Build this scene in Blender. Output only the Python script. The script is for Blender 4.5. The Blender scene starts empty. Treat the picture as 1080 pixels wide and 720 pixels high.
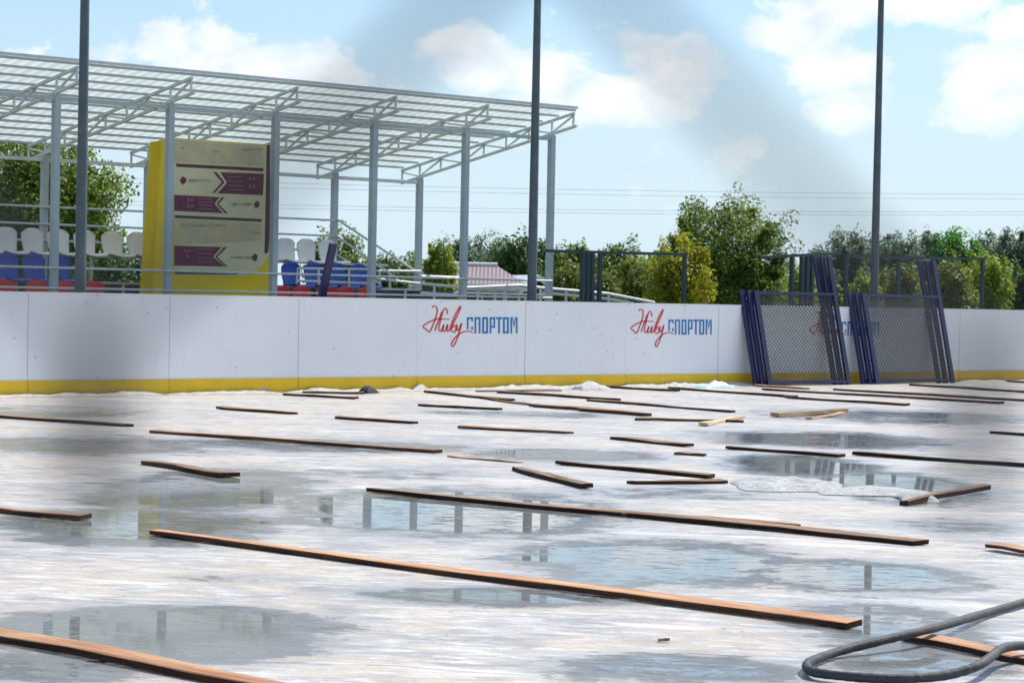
import bpy, bmesh, math, random
import numpy as np
from mathutils import Vector, Matrix, noise

random.seed(7)
SC = bpy.context.scene
COL = SC.collection
R = math.radians

# ------------------------------------------------------------------ survey
# World axes: X runs along the rink boards, Y runs away from the camera across
# the boards, Z is up.  The photographer stands at the origin.
H = 1.245                     # eye height
FPX = 2550.0                  # focal length in photo pixels (1080 wide) = 85 mm
ROLL, HOR = R(1.12), 314.0
FW2 = (0.68072, 0.73254)      # level viewing direction in X, Y
RT2 = (0.73254, -0.68072)
_p = math.atan((360 - HOR) / FPX)
_f = Vector((FW2[0], FW2[1], 0)); _r = Vector((RT2[0], RT2[1], 0)); _u = Vector((0, 0, 1))
CF = _f * math.cos(_p) - _u * math.sin(_p)
_cu = _f * math.sin(_p) + _u * math.cos(_p)
CR = _r * math.cos(ROLL) + _cu * math.sin(ROLL)
CU = _cu * math.cos(ROLL) - _r * math.sin(ROLL)
EYE = Vector((0, 0, H))

def ray(x, y):
    return CF + CR * ((x - 540) / FPX) + CU * ((360 - y) / FPX)
def P(x, y, n):               # surveyed point on the vertical plane Y = n
    d = ray(x, y); return EYE + d * (n / d.y)
def G(x, y, z=0.0):           # surveyed point on the ground
    d = ray(x, y); return EYE + d * ((z - H) / d.z)
def D(x, y, dist):            # surveyed point at a distance along the view
    return EYE + ray(x, y) * dist

# ------------------------------------------------------------------ helpers
def link(o, parent=None):
    COL.objects.link(o)
    if parent is not None:
        o.parent = parent
    return o

def tag(o, label=None, cat=None, group=None, kind=None):
    if label: o['label'] = label
    if cat: o['category'] = cat
    if group: o['group'] = group
    if kind: o['kind'] = kind
    return o

def empty(name, loc, label, cat, group=None, rz=0.0):
    o = bpy.data.objects.new(name, None)
    o.empty_display_size = 0.2
    o.location = loc; o.rotation_euler = (0, 0, rz)
    link(o)
    return tag(o, label, cat, group)

class MB:
    """collects shapes; build() links them as one mesh object"""
    def __init__(self):
        self.v = []; self.f = []; self.sm = []
    def add(self, vs, fs, smooth=False):
        b = len(self.v)
        self.v += [tuple(v) for v in vs]
        self.f += [tuple(i + b for i in f) for f in fs]
        self.sm += [smooth] * len(fs)
    def box(self, lo, hi):
        x0, y0, z0 = lo; x1, y1, z1 = hi
        self.add([(x0,y0,z0),(x1,y0,z0),(x1,y1,z0),(x0,y1,z0),(x0,y0,z1),(x1,y0,z1),(x1,y1,z1),(x0,y1,z1)],
                 [(0,3,2,1),(4,5,6,7),(0,1,5,4),(1,2,6,5),(2,3,7,6),(3,0,4,7)])
    def bar(self, a, b, w, t=None, up=(0, 0, 1)):
        a = Vector(a); b = Vector(b); t = w if t is None else t
        d = (b - a).normalized(); u = Vector(up)
        if abs(d.dot(u)) > 0.98: u = Vector((0, 1, 0))
        s = d.cross(u).normalized(); u = s.cross(d).normalized()
        vs = []
        for p in (a, b):
            for i, j in ((-1,-1),(1,-1),(1,1),(-1,1)):
                vs.append(p + s * (i * w / 2) + u * (j * t / 2))
        self.add(vs, [(0,1,2,3),(7,6,5,4),(0,4,5,1),(1,5,6,2),(2,6,7,3),(3,7,4,0)])
    def tube(self, pts, rad, n=8, cap=True):
        pts = [Vector(p) for p in pts]
        rads = rad if isinstance(rad, (list, tuple)) else [rad] * len(pts)
        base = []; prev = None
        vs = []; fs = []
        for i, p in enumerate(pts):
            d = (pts[min(i+1, len(pts)-1)] - pts[max(i-1, 0)]).normalized()
            if prev is None:
                ref = Vector((0, 0, 1)) if abs(d.z) < 0.9 else Vector((1, 0, 0))
                s = d.cross(ref).normalized()
            else:
                s = (prev - d * prev.dot(d)).normalized()
            prev = s; u = s.cross(d)
            for k in range(n):
                a = 2 * math.pi * k / n
                vs.append(p + (s * math.cos(a) + u * math.sin(a)) * rads[i])
        for i in range(len(pts) - 1):
            for k in range(n):
                k2 = (k + 1) % n
                fs.append((i*n+k, i*n+k2, (i+1)*n+k2, (i+1)*n+k))
        self.add(vs, fs, True)
        if cap:
            b = len(pts) - 1
            self.add(vs[:n], [tuple(range(n))[::-1]]); self.add(vs[b*n:], [tuple(range(n))])
    def prism(self, poly, y0, y1):          # polygon in X,Z extruded along Y
        n = len(poly)
        vs = [(x, y0, z) for x, z in poly] + [(x, y1, z) for x, z in poly]
        fs = [tuple(range(n)), tuple(range(2*n-1, n-1, -1))]
        fs += [(i, i+n, (i+1) % n + n, (i+1) % n) for i in range(n)]
        self.add(vs, fs)
    def mesh(self, name):
        me = bpy.data.meshes.new(name)
        me.from_pydata(self.v, [], self.f)
        me.polygons.foreach_set('use_smooth', self.sm)
        bm = bmesh.new(); bm.from_mesh(me); bmesh.ops.recalc_face_normals(bm, faces=bm.faces); bm.to_mesh(me); bm.free()
        me.update()
        return me
    def build(self, name, mat, parent=None, origin=None):
        """vertices are given in world space; origin (or the parent's) is subtracted"""
        off = Vector(origin) if origin is not None else None
        if off is None and parent is not None:
            off = Vector(parent['_o']) if '_o' in parent else Vector(parent.location)
        if off is not None:
            self.v = [(v[0]-off.x, v[1]-off.y, v[2]-off.z) for v in self.v]
        me = self.mesh(name)
        me.materials.append(mat)
        o = bpy.data.objects.new(name, me)
        if origin is not None and parent is None: o.location = origin
        link(o, parent)
        return o

# ------------------------------------------------------------------ materials
def newmat(name):
    m = bpy.data.materials.new(name); m.use_nodes = True
    nt = m.node_tree; b = nt.nodes['Principled BSDF']
    return m, nt, b
def nd(nt, t, **kw):
    n = nt.nodes.new(t)
    for k, v in kw.items(): setattr(n, k, v)
    return n
def mathn(nt, op, a, b=None, c=None, clamp=False):
    n = nd(nt, 'ShaderNodeMath', operation=op); n.use_clamp = clamp
    for i, v in enumerate((a, b, c)):
        if v is None: continue
        if isinstance(v, (int, float)): n.inputs[i].default_value = v
        else: nt.links.new(v, n.inputs[i])
    return n.outputs[0]
def ramp(nt, fac, stops):
    n = nd(nt, 'ShaderNodeValToRGB'); e = n.color_ramp.elements
    while len(e) < len(stops): e.new(0.5)
    for i, (p, c) in enumerate(stops):
        e[i].position = p
        e[i].color = (c, c, c, 1) if isinstance(c, (int, float)) else (*c, 1)
    nt.links.new(fac, n.inputs[0]); return n.outputs[0]
def noisen(nt, vec, scale, detail=4, rough=0.55, dist=0.0):
    n = nd(nt, 'ShaderNodeTexNoise'); n.inputs['Scale'].default_value = scale
    n.inputs['Detail'].default_value = detail; n.inputs['Roughness'].default_value = rough
    n.inputs['Distortion'].default_value = dist
    if vec is not None: nt.links.new(vec, n.inputs['Vector'])
    return n.outputs['Fac']
def mixc(nt, fac, a, b):
    n = nd(nt, 'ShaderNodeMix', data_type='RGBA')
    for sock, v in ((n.inputs[0], fac), (n.inputs[6], a), (n.inputs[7], b)):
        if isinstance(v, (int, float)): sock.default_value = v
        elif isinstance(v, tuple): sock.default_value = (*v, 1)
        else: nt.links.new(v, sock)
    return n.outputs[2]
def bump(nt, b, h, strength, dist=0.01):
    n = nd(nt, 'ShaderNodeBump'); n.inputs['Strength'].default_value = strength
    n.inputs['Distance'].default_value = dist
    nt.links.new(h, n.inputs['Height']); nt.links.new(n.outputs[0], b.inputs['Normal'])
def coord(nt, kind='Object', scale=None):
    t = nd(nt, 'ShaderNodeTexCoord'); o = t.outputs[kind]
    if scale is not None:
        m = nd(nt, 'ShaderNodeMapping'); m.inputs['Scale'].default_value = scale
        nt.links.new(o, m.inputs[0]); o = m.outputs[0]
    return o

def worn(name, col, dirt, rough=0.5, scale=6.0, amount=0.5, metal=0.0, bmp=0.0, obj='Object', spec=0.5, rnd=0.0):
    m, nt, b = newmat(name)
    v = coord(nt, obj)
    f = noisen(nt, v, scale, 6, 0.65)
    f = ramp(nt, f, [(0.35, 0.0), (0.75, amount)])
    c = mixc(nt, f, col, dirt)
    if rnd:
        oi = nd(nt, 'ShaderNodeObjectInfo')
        hs = nd(nt, 'ShaderNodeHueSaturation')
        nt.links.new(mathn(nt, 'MULTIPLY_ADD', oi.outputs['Random'], rnd, 1 - rnd/2), hs.inputs['Value'])
        nt.links.new(c, hs.inputs['Color']); c = hs.outputs[0]
    nt.links.new(c, b.inputs['Base Color'])
    b.inputs['Roughness'].default_value = rough; b.inputs['Metallic'].default_value = metal
    b.inputs['Specular IOR Level'].default_value = spec
    if bmp: bump(nt, b, noisen(nt, v, scale*4, 4), bmp)
    return m

M = {}
M['steel_grey'] = worn('grey_painted_steel', (0.44, 0.51, 0.55), (0.32, 0.36, 0.38), 0.45, 3, 0.6)
M['truss'] = worn('white_painted_steel', (0.74, 0.77, 0.79), (0.46, 0.45, 0.43), 0.45, 5, 0.6)
M['rail'] = worn('pale_rail_paint', (0.66, 0.68, 0.70), (0.38, 0.36, 0.33), 0.4, 8, 0.6)
M['pole'] = worn('dark_galvanised_pole', (0.055, 0.085, 0.10), (0.11, 0.14, 0.15), 0.42, 5, 0.8, 0.2)
M['deck'] = worn('dark_deck_boards', (0.08, 0.085, 0.09), (0.14, 0.13, 0.12), 0.7, 4, 0.8)
M['riser'] = worn('tier_riser_steel', (0.035, 0.05, 0.055), (0.10, 0.10, 0.10), 0.6, 3, 0.8)
M['seat_white'] = worn('white_seat_plastic', (0.82, 0.80, 0.78), (0.62, 0.59, 0.56), 0.4, 4, 0.5)
M['seat_blue'] = worn('blue_seat_plastic', (0.012, 0.075, 0.42), (0.03, 0.10, 0.38), 0.35, 4, 0.5)
M['seat_red'] = worn('red_seat_plastic', (0.72, 0.02, 0.025), (0.55, 0.05, 0.04), 0.38, 4, 0.5)
M['yellow_tarp'] = worn('yellow_tarp', (0.88, 0.62, 0.006), (0.66, 0.46, 0.015), 0.5, 2.2, 0.7, bmp=0.15)
M['poster'] = worn('faded_poster_paper', (0.76, 0.68, 0.40), (0.60, 0.56, 0.37), 0.6, 2.5, 0.9)
M['poster_fade'] = worn('washed_out_poster', (0.66, 0.56, 0.28), (0.44, 0.40, 0.32), 0.6, 4.0, 1.0)
M['plum'] = worn('plum_print', (0.15, 0.016, 0.050), (0.19, 0.05, 0.08), 0.6, 5, 0.6)
M['maroon'] = worn('maroon_print', (0.09, 0.022, 0.022), (0.16, 0.07, 0.06), 0.6, 5, 0.6)
M['print_grey'] = worn('grey_print', (0.20, 0.20, 0.17), (0.33, 0.33, 0.28), 0.6, 8, 0.8)
M['print_pink'] = worn('pale_pink_print', (0.32, 0.19, 0.23), (0.20, 0.09, 0.13), 0.6, 8, 0.8)
M['logo_red'] = worn('red_lettering', (0.68, 0.030, 0.022), (0.66, 0.12, 0.10), 0.4, 12, 0.35)
M['logo_blue'] = worn('blue_lettering', (0.001, 0.17, 0.46), (0.01, 0.23, 0.50), 0.4, 12, 0.3)
M['frame_blue'] = worn('dark_blue_paint', (0.009, 0.010, 0.080), (0.016, 0.013, 0.03), 0.4, 7, 0.6, rnd=0.4)
M['wire'] = worn('dark_mesh_wire', (0.12, 0.125, 0.13), (0.17, 0.15, 0.13), 0.5, 9, 0.7, 0.3)
M['teal'] = worn('teal_paint', (0.008, 0.040, 0.060), (0.02, 0.035, 0.035), 0.45, 5, 0.6)
M['rubber'] = worn('grey_black_rubber', (0.030, 0.036, 0.043), (0.085, 0.088, 0.088), 0.68, 14, 0.9, bmp=0.5, spec=0.3)
M['black_cloth'] = worn('black_cloth', (0.012, 0.012, 0.014), (0.04, 0.04, 0.045), 0.8, 20, 0.6)
M['bag_blue'] = worn('pale_blue_plastic', (0.55, 0.68, 0.80), (0.25, 0.45, 0.65), 0.35, 12, 0.8)
M['bag_grey'] = worn('grey_white_plastic', (0.60, 0.66, 0.68), (0.36, 0.45, 0.48), 0.4, 14, 0.8)
M['house_wall'] = worn('plastered_wall', (0.42, 0.45, 0.44), (0.30, 0.32, 0.30), 0.8, 1.5, 0.7)
M['house_trim'] = worn('white_trim', (0.75, 0.76, 0.76), (0.55, 0.55, 0.54), 0.6, 3, 0.4)
M['shed_wall'] = worn('red_brown_boards', (0.13, 0.055, 0.045), (0.08, 0.04, 0.035), 0.8, 2, 0.7)
M['glass'] = worn('dark_window_glass', (0.03, 0.045, 0.05), (0.05, 0.06, 0.06), 0.08, 2, 0.5)
M['bark'] = worn('bark', (0.10, 0.08, 0.06), (0.05, 0.04, 0.03), 0.9, 8, 0.8, bmp=0.4)
M['cable'] = worn('cable', (0.16, 0.17, 0.18), (0.22, 0.22, 0.22), 0.6, 2, 0.5)
M['fence_wire'] = worn('galvanised_wire', (0.030, 0.034, 0.042), (0.02, 0.022, 0.026), 0.8, 30, 0.6, 0.0)

def mat_roof():
    m, nt, b = newmat('translucent_ribbed_roofing')
    v = coord(nt)
    f = noisen(nt, v, 1.2, 6, 0.6)
    c = mixc(nt, ramp(nt, f, [(0.35, 0.0), (0.7, 0.6)]), (0.66, 0.74, 0.74), (0.52, 0.59, 0.59))
    nt.links.new(c, b.inputs['Base Color']); b.inputs['Roughness'].default_value = 0.45
    t = nd(nt, 'ShaderNodeBsdfTranslucent'); nt.links.new(c, t.inputs[0])
    mx = nd(nt, 'ShaderNodeMixShader'); mx.inputs[0].default_value = 0.43
    nt.links.new(b.outputs[0], mx.inputs[1]); nt.links.new(t.outputs[0], mx.inputs[2])
    nt.links.new(mx.outputs[0], nt.nodes['Material Output'].inputs[0])
    return m
M['roof'] = mat_roof()

def mat_board():
    m, nt, b = newmat('scuffed_white_board_plastic')
    v = coord(nt)
    big = noisen(nt, v, 0.9, 5, 0.6)
    c = mixc(nt, ramp(nt, big, [(0.35, 0.0), (0.7, 0.55)]), (0.87, 0.875, 0.885), (0.77, 0.78, 0.80))
    # puck marks: small dark specks and a few vertical drips
    vo = nd(nt, 'ShaderNodeTexVoronoi'); vo.inputs['Scale'].default_value = 7.0
    nt.links.new(v, vo.inputs['Vector'])
    sel = nd(nt, 'ShaderNodeSeparateColor'); nt.links.new(vo.outputs['Color'], sel.inputs[0])
    spot = mathn(nt, 'LESS_THAN', vo.outputs['Distance'], 0.085)
    spot = mathn(nt, 'MULTIPLY', spot, mathn(nt, 'GREATER_THAN', sel.outputs[0], 0.58))
    c = mixc(nt, mathn(nt, 'MULTIPLY', spot, 0.6), c, (0.16, 0.15, 0.17))
    hs_ = ramp(nt, noisen(nt, coord(nt, 'Object', (1.2, 1, 16)), 1.5, 5, 0.75), [(0.64, 0.0), (0.74, 0.30)])
    c = mixc(nt, hs_, c, (0.36, 0.36, 0.39))
    vs = coord(nt, 'Object', (9, 9, 0.8))
    st = ramp(nt, noisen(nt, vs, 1.6, 4, 0.7), [(0.60, 0.0), (0.80, 0.22)])
    c = mixc(nt, st, c, (0.33, 0.33, 0.36))
    nt.links.new(c, b.inputs['Base Color']); b.inputs['Roughness'].default_value = 0.42
    return m
M['board'] = mat_board()

def mat_kick():
    m, nt, b = newmat('yellow_kick_strip')
    v = coord(nt)
    c = mixc(nt, ramp(nt, noisen(nt, v, 2.5, 6, 0.7), [(0.35, 0.0), (0.75, 0.8)]), (0.90, 0.56, 0.004), (0.66, 0.42, 0.012))
    c = mixc(nt, ramp(nt, noisen(nt, v, 14, 4, 0.7), [(0.64, 0.0), (0.78, 0.6)]), c, (0.28, 0.20, 0.07))
    nt.links.new(c, b.inputs['Base Color']); b.inputs['Roughness'].default_value = 0.45
    return m
M['kick'] = mat_kick()

def mat_wood(name, light, dark, side):
    m, nt, b = newmat(name)
    oi = nd(nt, 'ShaderNodeObjectInfo')
    v = coord(nt, 'Object', (1.0, 14.0, 14.0))
    add = nd(nt, 'ShaderNodeVectorMath', operation='ADD'); nt.links.new(v, add.inputs[0])
    cmb = nd(nt, 'ShaderNodeCombineXYZ'); nt.links.new(mathn(nt, 'MULTIPLY', oi.outputs['Random'], 40.0), cmb.inputs[0])
    nt.links.new(cmb.outputs[0], add.inputs[1])
    g = noisen(nt, add.outputs[0], 2.2, 6, 0.7, 0.4)
    c = mixc(nt, ramp(nt, g, [(0.38, 0.0), (0.62, 1.0)]), dark, light)
    p = noisen(nt, add.outputs[0], 1.6, 5, 0.7)
    c = mixc(nt, ramp(nt, p, [(0.45, 0.0), (0.62, 0.85)]), c, side)
    hs = nd(nt, 'ShaderNodeHueSaturation'); nt.links.new(c, hs.inputs['Color'])
    nt.links.new(mathn(nt, 'MULTIPLY_ADD', oi.outputs['Random'], 0.6, 0.7), hs.inputs['Value'])
    nt.links.new(hs.outputs[0], b.inputs['Base Color'])
    b.inputs['Roughness'].default_value = 0.8; b.inputs['Specular IOR Level'].default_value = 0.2
    bump(nt, b, g, 0.6, 0.006)
    return m
M['wood'] = mat_wood('weathered_brown_plank', (0.50, 0.31, 0.20), (0.26, 0.14, 0.085), (0.16, 0.085, 0.055))
M['wood_orange'] = mat_wood('damp_orange_plank', (0.70, 0.46, 0.29), (0.46, 0.22, 0.11), (0.40, 0.17, 0.08))
M['wood_dark'] = mat_wood('wet_dark_plank', (0.42, 0.29, 0.20), (0.18, 0.105, 0.07), (0.12, 0.07, 0.045))
M['wood_edge_shade'] = mat_wood('plank_edge_painted_shade', (0.15, 0.066, 0.034), (0.06, 0.026, 0.015), (0.032, 0.016, 0.010))  # shade of the plank sides painted into a darker wood colour
M['wood_edge_shade_dark'] = mat_wood('plank_edge_painted_deep_shade', (0.055, 0.027, 0.017), (0.022, 0.011, 0.008), (0.015, 0.009, 0.007))  # deeper painted shade for the sides of the dark planks
M['wood_pale'] = mat_wood('fresh_pale_timber', (0.62, 0.46, 0.30), (0.45, 0.30, 0.18), (0.36, 0.24, 0.15))

def mat_film():
    m, nt, b = newmat('white_plastic_film')
    v = coord(nt)
    c = mixc(nt, ramp(nt, noisen(nt, v, 5, 6, 0.7), [(0.40, 0.0), (0.72, 0.7)]), (0.76, 0.755, 0.74), (0.46, 0.41, 0.33))
    nt.links.new(c, b.inputs['Base Color']); b.inputs['Roughness'].default_value = 0.35
    bump(nt, b, noisen(nt, v, 20, 6, 0.72, 1.2), 1.0, 0.05)
    return m
M['film'] = mat_film()

def mat_leaf(name, c1, c2, trans=0.45):
    m, nt, b = newmat(name)
    gi = nd(nt, 'ShaderNodeNewGeometry')
    c = ramp(nt, gi.outputs['Random Per Island'], [(0.0, c1), (0.6, c2), (1.0, tuple(min(1, x*1.35) for x in c2))])
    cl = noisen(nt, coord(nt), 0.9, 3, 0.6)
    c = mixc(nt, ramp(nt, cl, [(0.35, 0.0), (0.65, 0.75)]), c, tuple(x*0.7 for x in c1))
    nt.links.new(c, b.inputs['Base Color']); b.inputs['Roughness'].default_value = 0.5
    b.inputs['Specular IOR Level'].default_value = 0.3
    t = nd(nt, 'ShaderNodeBsdfTranslucent')
    tc = mixc(nt, 0.5, c, tuple(min(1, x*1.6) for x in c2)); nt.links.new(tc, t.inputs[0])
    mx = nd(nt, 'ShaderNodeMixShader'); mx.inputs[0].default_value = trans
    nt.links.new(b.outputs[0], mx.inputs[1]); nt.links.new(t.outputs[0], mx.inputs[2])
    nt.links.new(mx.outputs[0], nt.nodes['Material Output'].inputs[0])
    return m
M['leaf_green'] = mat_leaf('green_leaves', (0.06, 0.105, 0.016), (0.165, 0.245, 0.032))
M['leaf_dark'] = mat_leaf('dark_leaves', (0.04, 0.09, 0.026), (0.10, 0.185, 0.045))
M['leaf_yellow'] = mat_leaf('yellowing_leaves', (0.09, 0.14, 0.014), (0.36, 0.35, 0.022))
M['leaf_lime'] = mat_leaf('lime_leaves', (0.09, 0.16, 0.018), (0.3, 0.37, 0.035))
M['leaf_olive'] = mat_leaf('olive_leaves', (0.075, 0.105, 0.018), (0.2, 0.24, 0.045))
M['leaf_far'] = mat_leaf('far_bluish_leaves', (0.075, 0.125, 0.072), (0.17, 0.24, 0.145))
M['leaf_vivid'] = mat_leaf('vivid_green_leaves', (0.03, 0.115, 0.018), (0.09, 0.26, 0.032))

def mat_roof_tiles():
    m, nt, b = newmat('faded_pink_roof_sheets')
    v = coord(nt)
    c = mixc(nt, ramp(nt, noisen(nt, v, 1.5, 5, 0.6), [(0.35, 0.0), (0.7, 0.7)]), (0.23, 0.155, 0.165), (0.18, 0.14, 0.15))
    w = nd(nt, 'ShaderNodeTexWave'); w.inputs['Scale'].default_value = 2.2; nt.links.new(v, w.inputs[0])
    nt.links.new(c, b.inputs['Base Color']); b.inputs['Roughness'].default_value = 0.6
    bump(nt, b, w.outputs['Fac'], 0.4, 0.03)
    return m
M['roof_tiles'] = mat_roof_tiles()

def mat_grass():
    m, nt, b = newmat('rough_grass_ground')
    v = coord(nt)
    c = mixc(nt, noisen(nt, v, 0.15, 6, 0.7), (0.035, 0.06, 0.014), (0.10, 0.11, 0.035))
    c = mixc(nt, ramp(nt, noisen(nt, v, 3.0, 5, 0.7), [(0.5, 0.0), (0.7, 0.7)]), c, (0.13, 0.11, 0.06))
    nt.links.new(c, b.inputs['Base Color']); b.inputs['Roughness'].default_value = 0.9
    bump(nt, b, noisen(nt, v, 9, 4), 0.6, 0.05)
    return m
M['grass'] = mat_grass()

def mat_rink():
    m, nt, b = newmat('wet_rink_slab')
    v = coord(nt)
    at = nd(nt, 'ShaderNodeAttribute', attribute_name='water')
    n1 = noisen(nt, v, 1.1, 7, 0.66, 0.6)
    n2 = noisen(nt, v, 5.0, 7, 0.72, 0.5)
    n3 = noisen(nt, v, 17.0, 7, 0.74, 0.3)
    n5 = noisen(nt, v, 60.0, 4, 0.7)
    # brushed direction: streaks left by squeegee and boards run along the planks
    mp = nd(nt, 'ShaderNodeMapping'); mp.inputs['Rotation'].default_value = (0, 0, 0.92)
    mp2 = nd(nt, 'ShaderNodeMapping'); mp2.inputs['Scale'].default_value = (0.42, 1.5, 1)
    nt.links.new(v, mp.inputs[0]); nt.links.new(mp.outputs[0], mp2.inputs[0]); vs = mp2.outputs[0]
    n4 = noisen(nt, vs, 3.2, 8, 0.74, 0.9)
    n6 = noisen(nt, vs, 13.0, 6, 0.72, 0.6)
    # water mask: surveyed puddles broken up at their margins
    w = mathn(nt, 'ADD', at.outputs['Fac'], mathn(nt, 'MULTIPLY_ADD', n2, 0.8, -0.40))
    w = mathn(nt, 'ADD', w, mathn(nt, 'MULTIPLY_ADD', n1, 1.1, -0.55))
    w = mathn(nt, 'ADD', w, mathn(nt, 'MULTIPLY_ADD', n6, 0.7, -0.35))
    w = mathn(nt, 'ADD', w, mathn(nt, 'MULTIPLY_ADD', n4, 0.9, -0.45))
    W = ramp(nt, w, [(0.44, 0.0), (0.58, 0.7), (0.74, 1.0)])
    W = mathn(nt, 'MULTIPLY', W, ramp(nt, n6, [(0.56, 1.0), (0.68, 0.45)]))
    dampf = ramp(nt, mathn(nt, 'ADD', w, mathn(nt, 'MULTIPLY_ADD', n4, 0.6, -0.30)), [(0.10, 0.0), (0.60, 1.0)])
    # dry slab: chalky cream, lavender grey and tan
    dry = mixc(nt, ramp(nt, n4, [(0.40, 0.0), (0.60, 1.0)]), (0.29, 0.284, 0.288), (0.50, 0.47, 0.435))
    dry = mixc(nt, ramp(nt, n1, [(0.44, 0.0), (0.60, 0.85)]), dry, (0.57, 0.475, 0.37))
    dry = mixc(nt, ramp(nt, n2, [(0.53, 0.0), (0.66, 0.5)]), dry, (0.29, 0.29, 0.31))
    big = noisen(nt, v, 0.42, 6, 0.62, 0.8)
    dry = mixc(nt, ramp(nt, big, [(0.55, 0.0), (0.70, 0.6)]), dry, (0.27, 0.275, 0.295))
    fl = ramp(nt, mathn(nt, 'MULTIPLY_ADD', n5, 0.25, mathn(nt, 'MULTIPLY', n6, 0.75)), [(0.525, 0.0), (0.565, 0.9)])
    fl = mathn(nt, 'MULTIPLY', fl, ramp(nt, n4, [(0.40, 0.35), (0.54, 1.0)]))
    ds = ramp(nt, n6, [(0.37, 0.45), (0.46, 0.0)])
    dry = mixc(nt, ds, dry, (0.19, 0.19, 0.205))
    dry = mixc(nt, fl, dry, (0.72, 0.71, 0.69))
    spk = ramp(nt, n5, [(0.53, 0.0), (0.62, 0.55)])
    dry = mixc(nt, spk, dry, (0.20, 0.20, 0.215))
    chalk = ramp(nt, noisen(nt, vs, 1.1, 8, 0.7, 1.6), [(0.57, 0.0), (0.63, 0.85)])
    dry = mixc(nt, chalk, dry, (0.64, 0.63, 0.61))
    grit = nd(nt, 'ShaderNodeTexVoronoi'); grit.inputs['Scale'].default_value = 9.0; nt.links.new(v, grit.inputs['Vector'])
    gs = nd(nt, 'ShaderNodeSeparateColor'); nt.links.new(grit.outputs['Color'], gs.inputs[0])
    gm = mathn(nt, 'MULTIPLY', mathn(nt, 'LESS_THAN', grit.outputs['Distance'], 0.10), mathn(nt, 'GREATER_THAN', gs.outputs[0], 0.86))
    dry = mixc(nt, mathn(nt, 'MULTIPLY', gm, 0.7), dry, (0.09, 0.08, 0.07))
    # long faint seams and drag marks of the sheeting
    sp = nd(nt, 'ShaderNodeSeparateXYZ'); nt.links.new(vs, sp.inputs[0])
    sb = mathn(nt, 'FRACT', mathn(nt, 'ADD', mathn(nt, 'MULTIPLY', sp.outputs[1], 0.47), mathn(nt, 'MULTIPLY', noisen(nt, v, 0.35, 3, 0.5), 0.9)))
    keep = ramp(nt, n4, [(0.44, 0.0), (0.52, 1.0)])
    dk = mathn(nt, 'MULTIPLY', mathn(nt, 'LESS_THAN', sb, 0.010), keep)
    wt = mathn(nt, 'MULTIPLY', mathn(nt, 'MULTIPLY', mathn(nt, 'LESS_THAN', sb, 0.032), mathn(nt, 'GREATER_THAN', sb, 0.010)), keep)
    dry = mixc(nt, mathn(nt, 'MULTIPLY', dk, 0.65), dry, (0.15, 0.15, 0.155))
    dry = mixc(nt, mathn(nt, 'MULTIPLY', wt, 0.7), dry, (0.74, 0.74, 0.73))
    damp = mixc(nt, n6, (0.21, 0.215, 0.225), (0.42, 0.42, 0.425))
    c = mixc(nt, mathn(nt, 'MULTIPLY', dampf, 0.5), dry, damp)
    c = mixc(nt, W, c, mixc(nt, n4, (0.11, 0.125, 0.13), (0.24, 0.24, 0.23)))
    nt.links.new(c, b.inputs['Base Color'])
    rr = mathn(nt, 'MULTIPLY_ADD', n2, 0.4, 0.20)
    rr = mathn(nt, 'MULTIPLY', rr, mathn(nt, 'MULTIPLY_ADD', dampf, -0.5, 1.0))
    rr = mathn(nt, 'MULTIPLY', rr, mathn(nt, 'SUBTRACT', 1.0, W))
    rr = mathn(nt, 'ADD', rr, 0.012)
    nt.links.new(rr, b.inputs['Roughness'])
    b.inputs['IOR'].default_value = 1.34
    nt.links.new(mathn(nt, 'MULTIPLY_ADD', mathn(nt, 'MAXIMUM', W, dampf), 0.22, 0.28), b.inputs['Specular IOR Level'])
    hgt = mathn(nt, 'ADD', mathn(nt, 'MULTIPLY', n2, 0.4), mathn(nt, 'MULTIPLY', n6, 0.6))
    hgt = mathn(nt, 'MULTIPLY', hgt, mathn(nt, 'MULTIPLY_ADD', W, -0.985, 1.0))
    bump(nt, b, hgt, 0.7, 0.010)
    return m
M['rink'] = mat_rink()

# ------------------------------------------------------------------ setting: ground, rink floor
g = MB(); g.add([(-900,-900,-0.06),(900,-900,-0.06),(900,1500,-0.06),(-900,1500,-0.06)], [(0,1,2,3)])
tag(g.build('ground', M['grass']), kind='structure')

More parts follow.
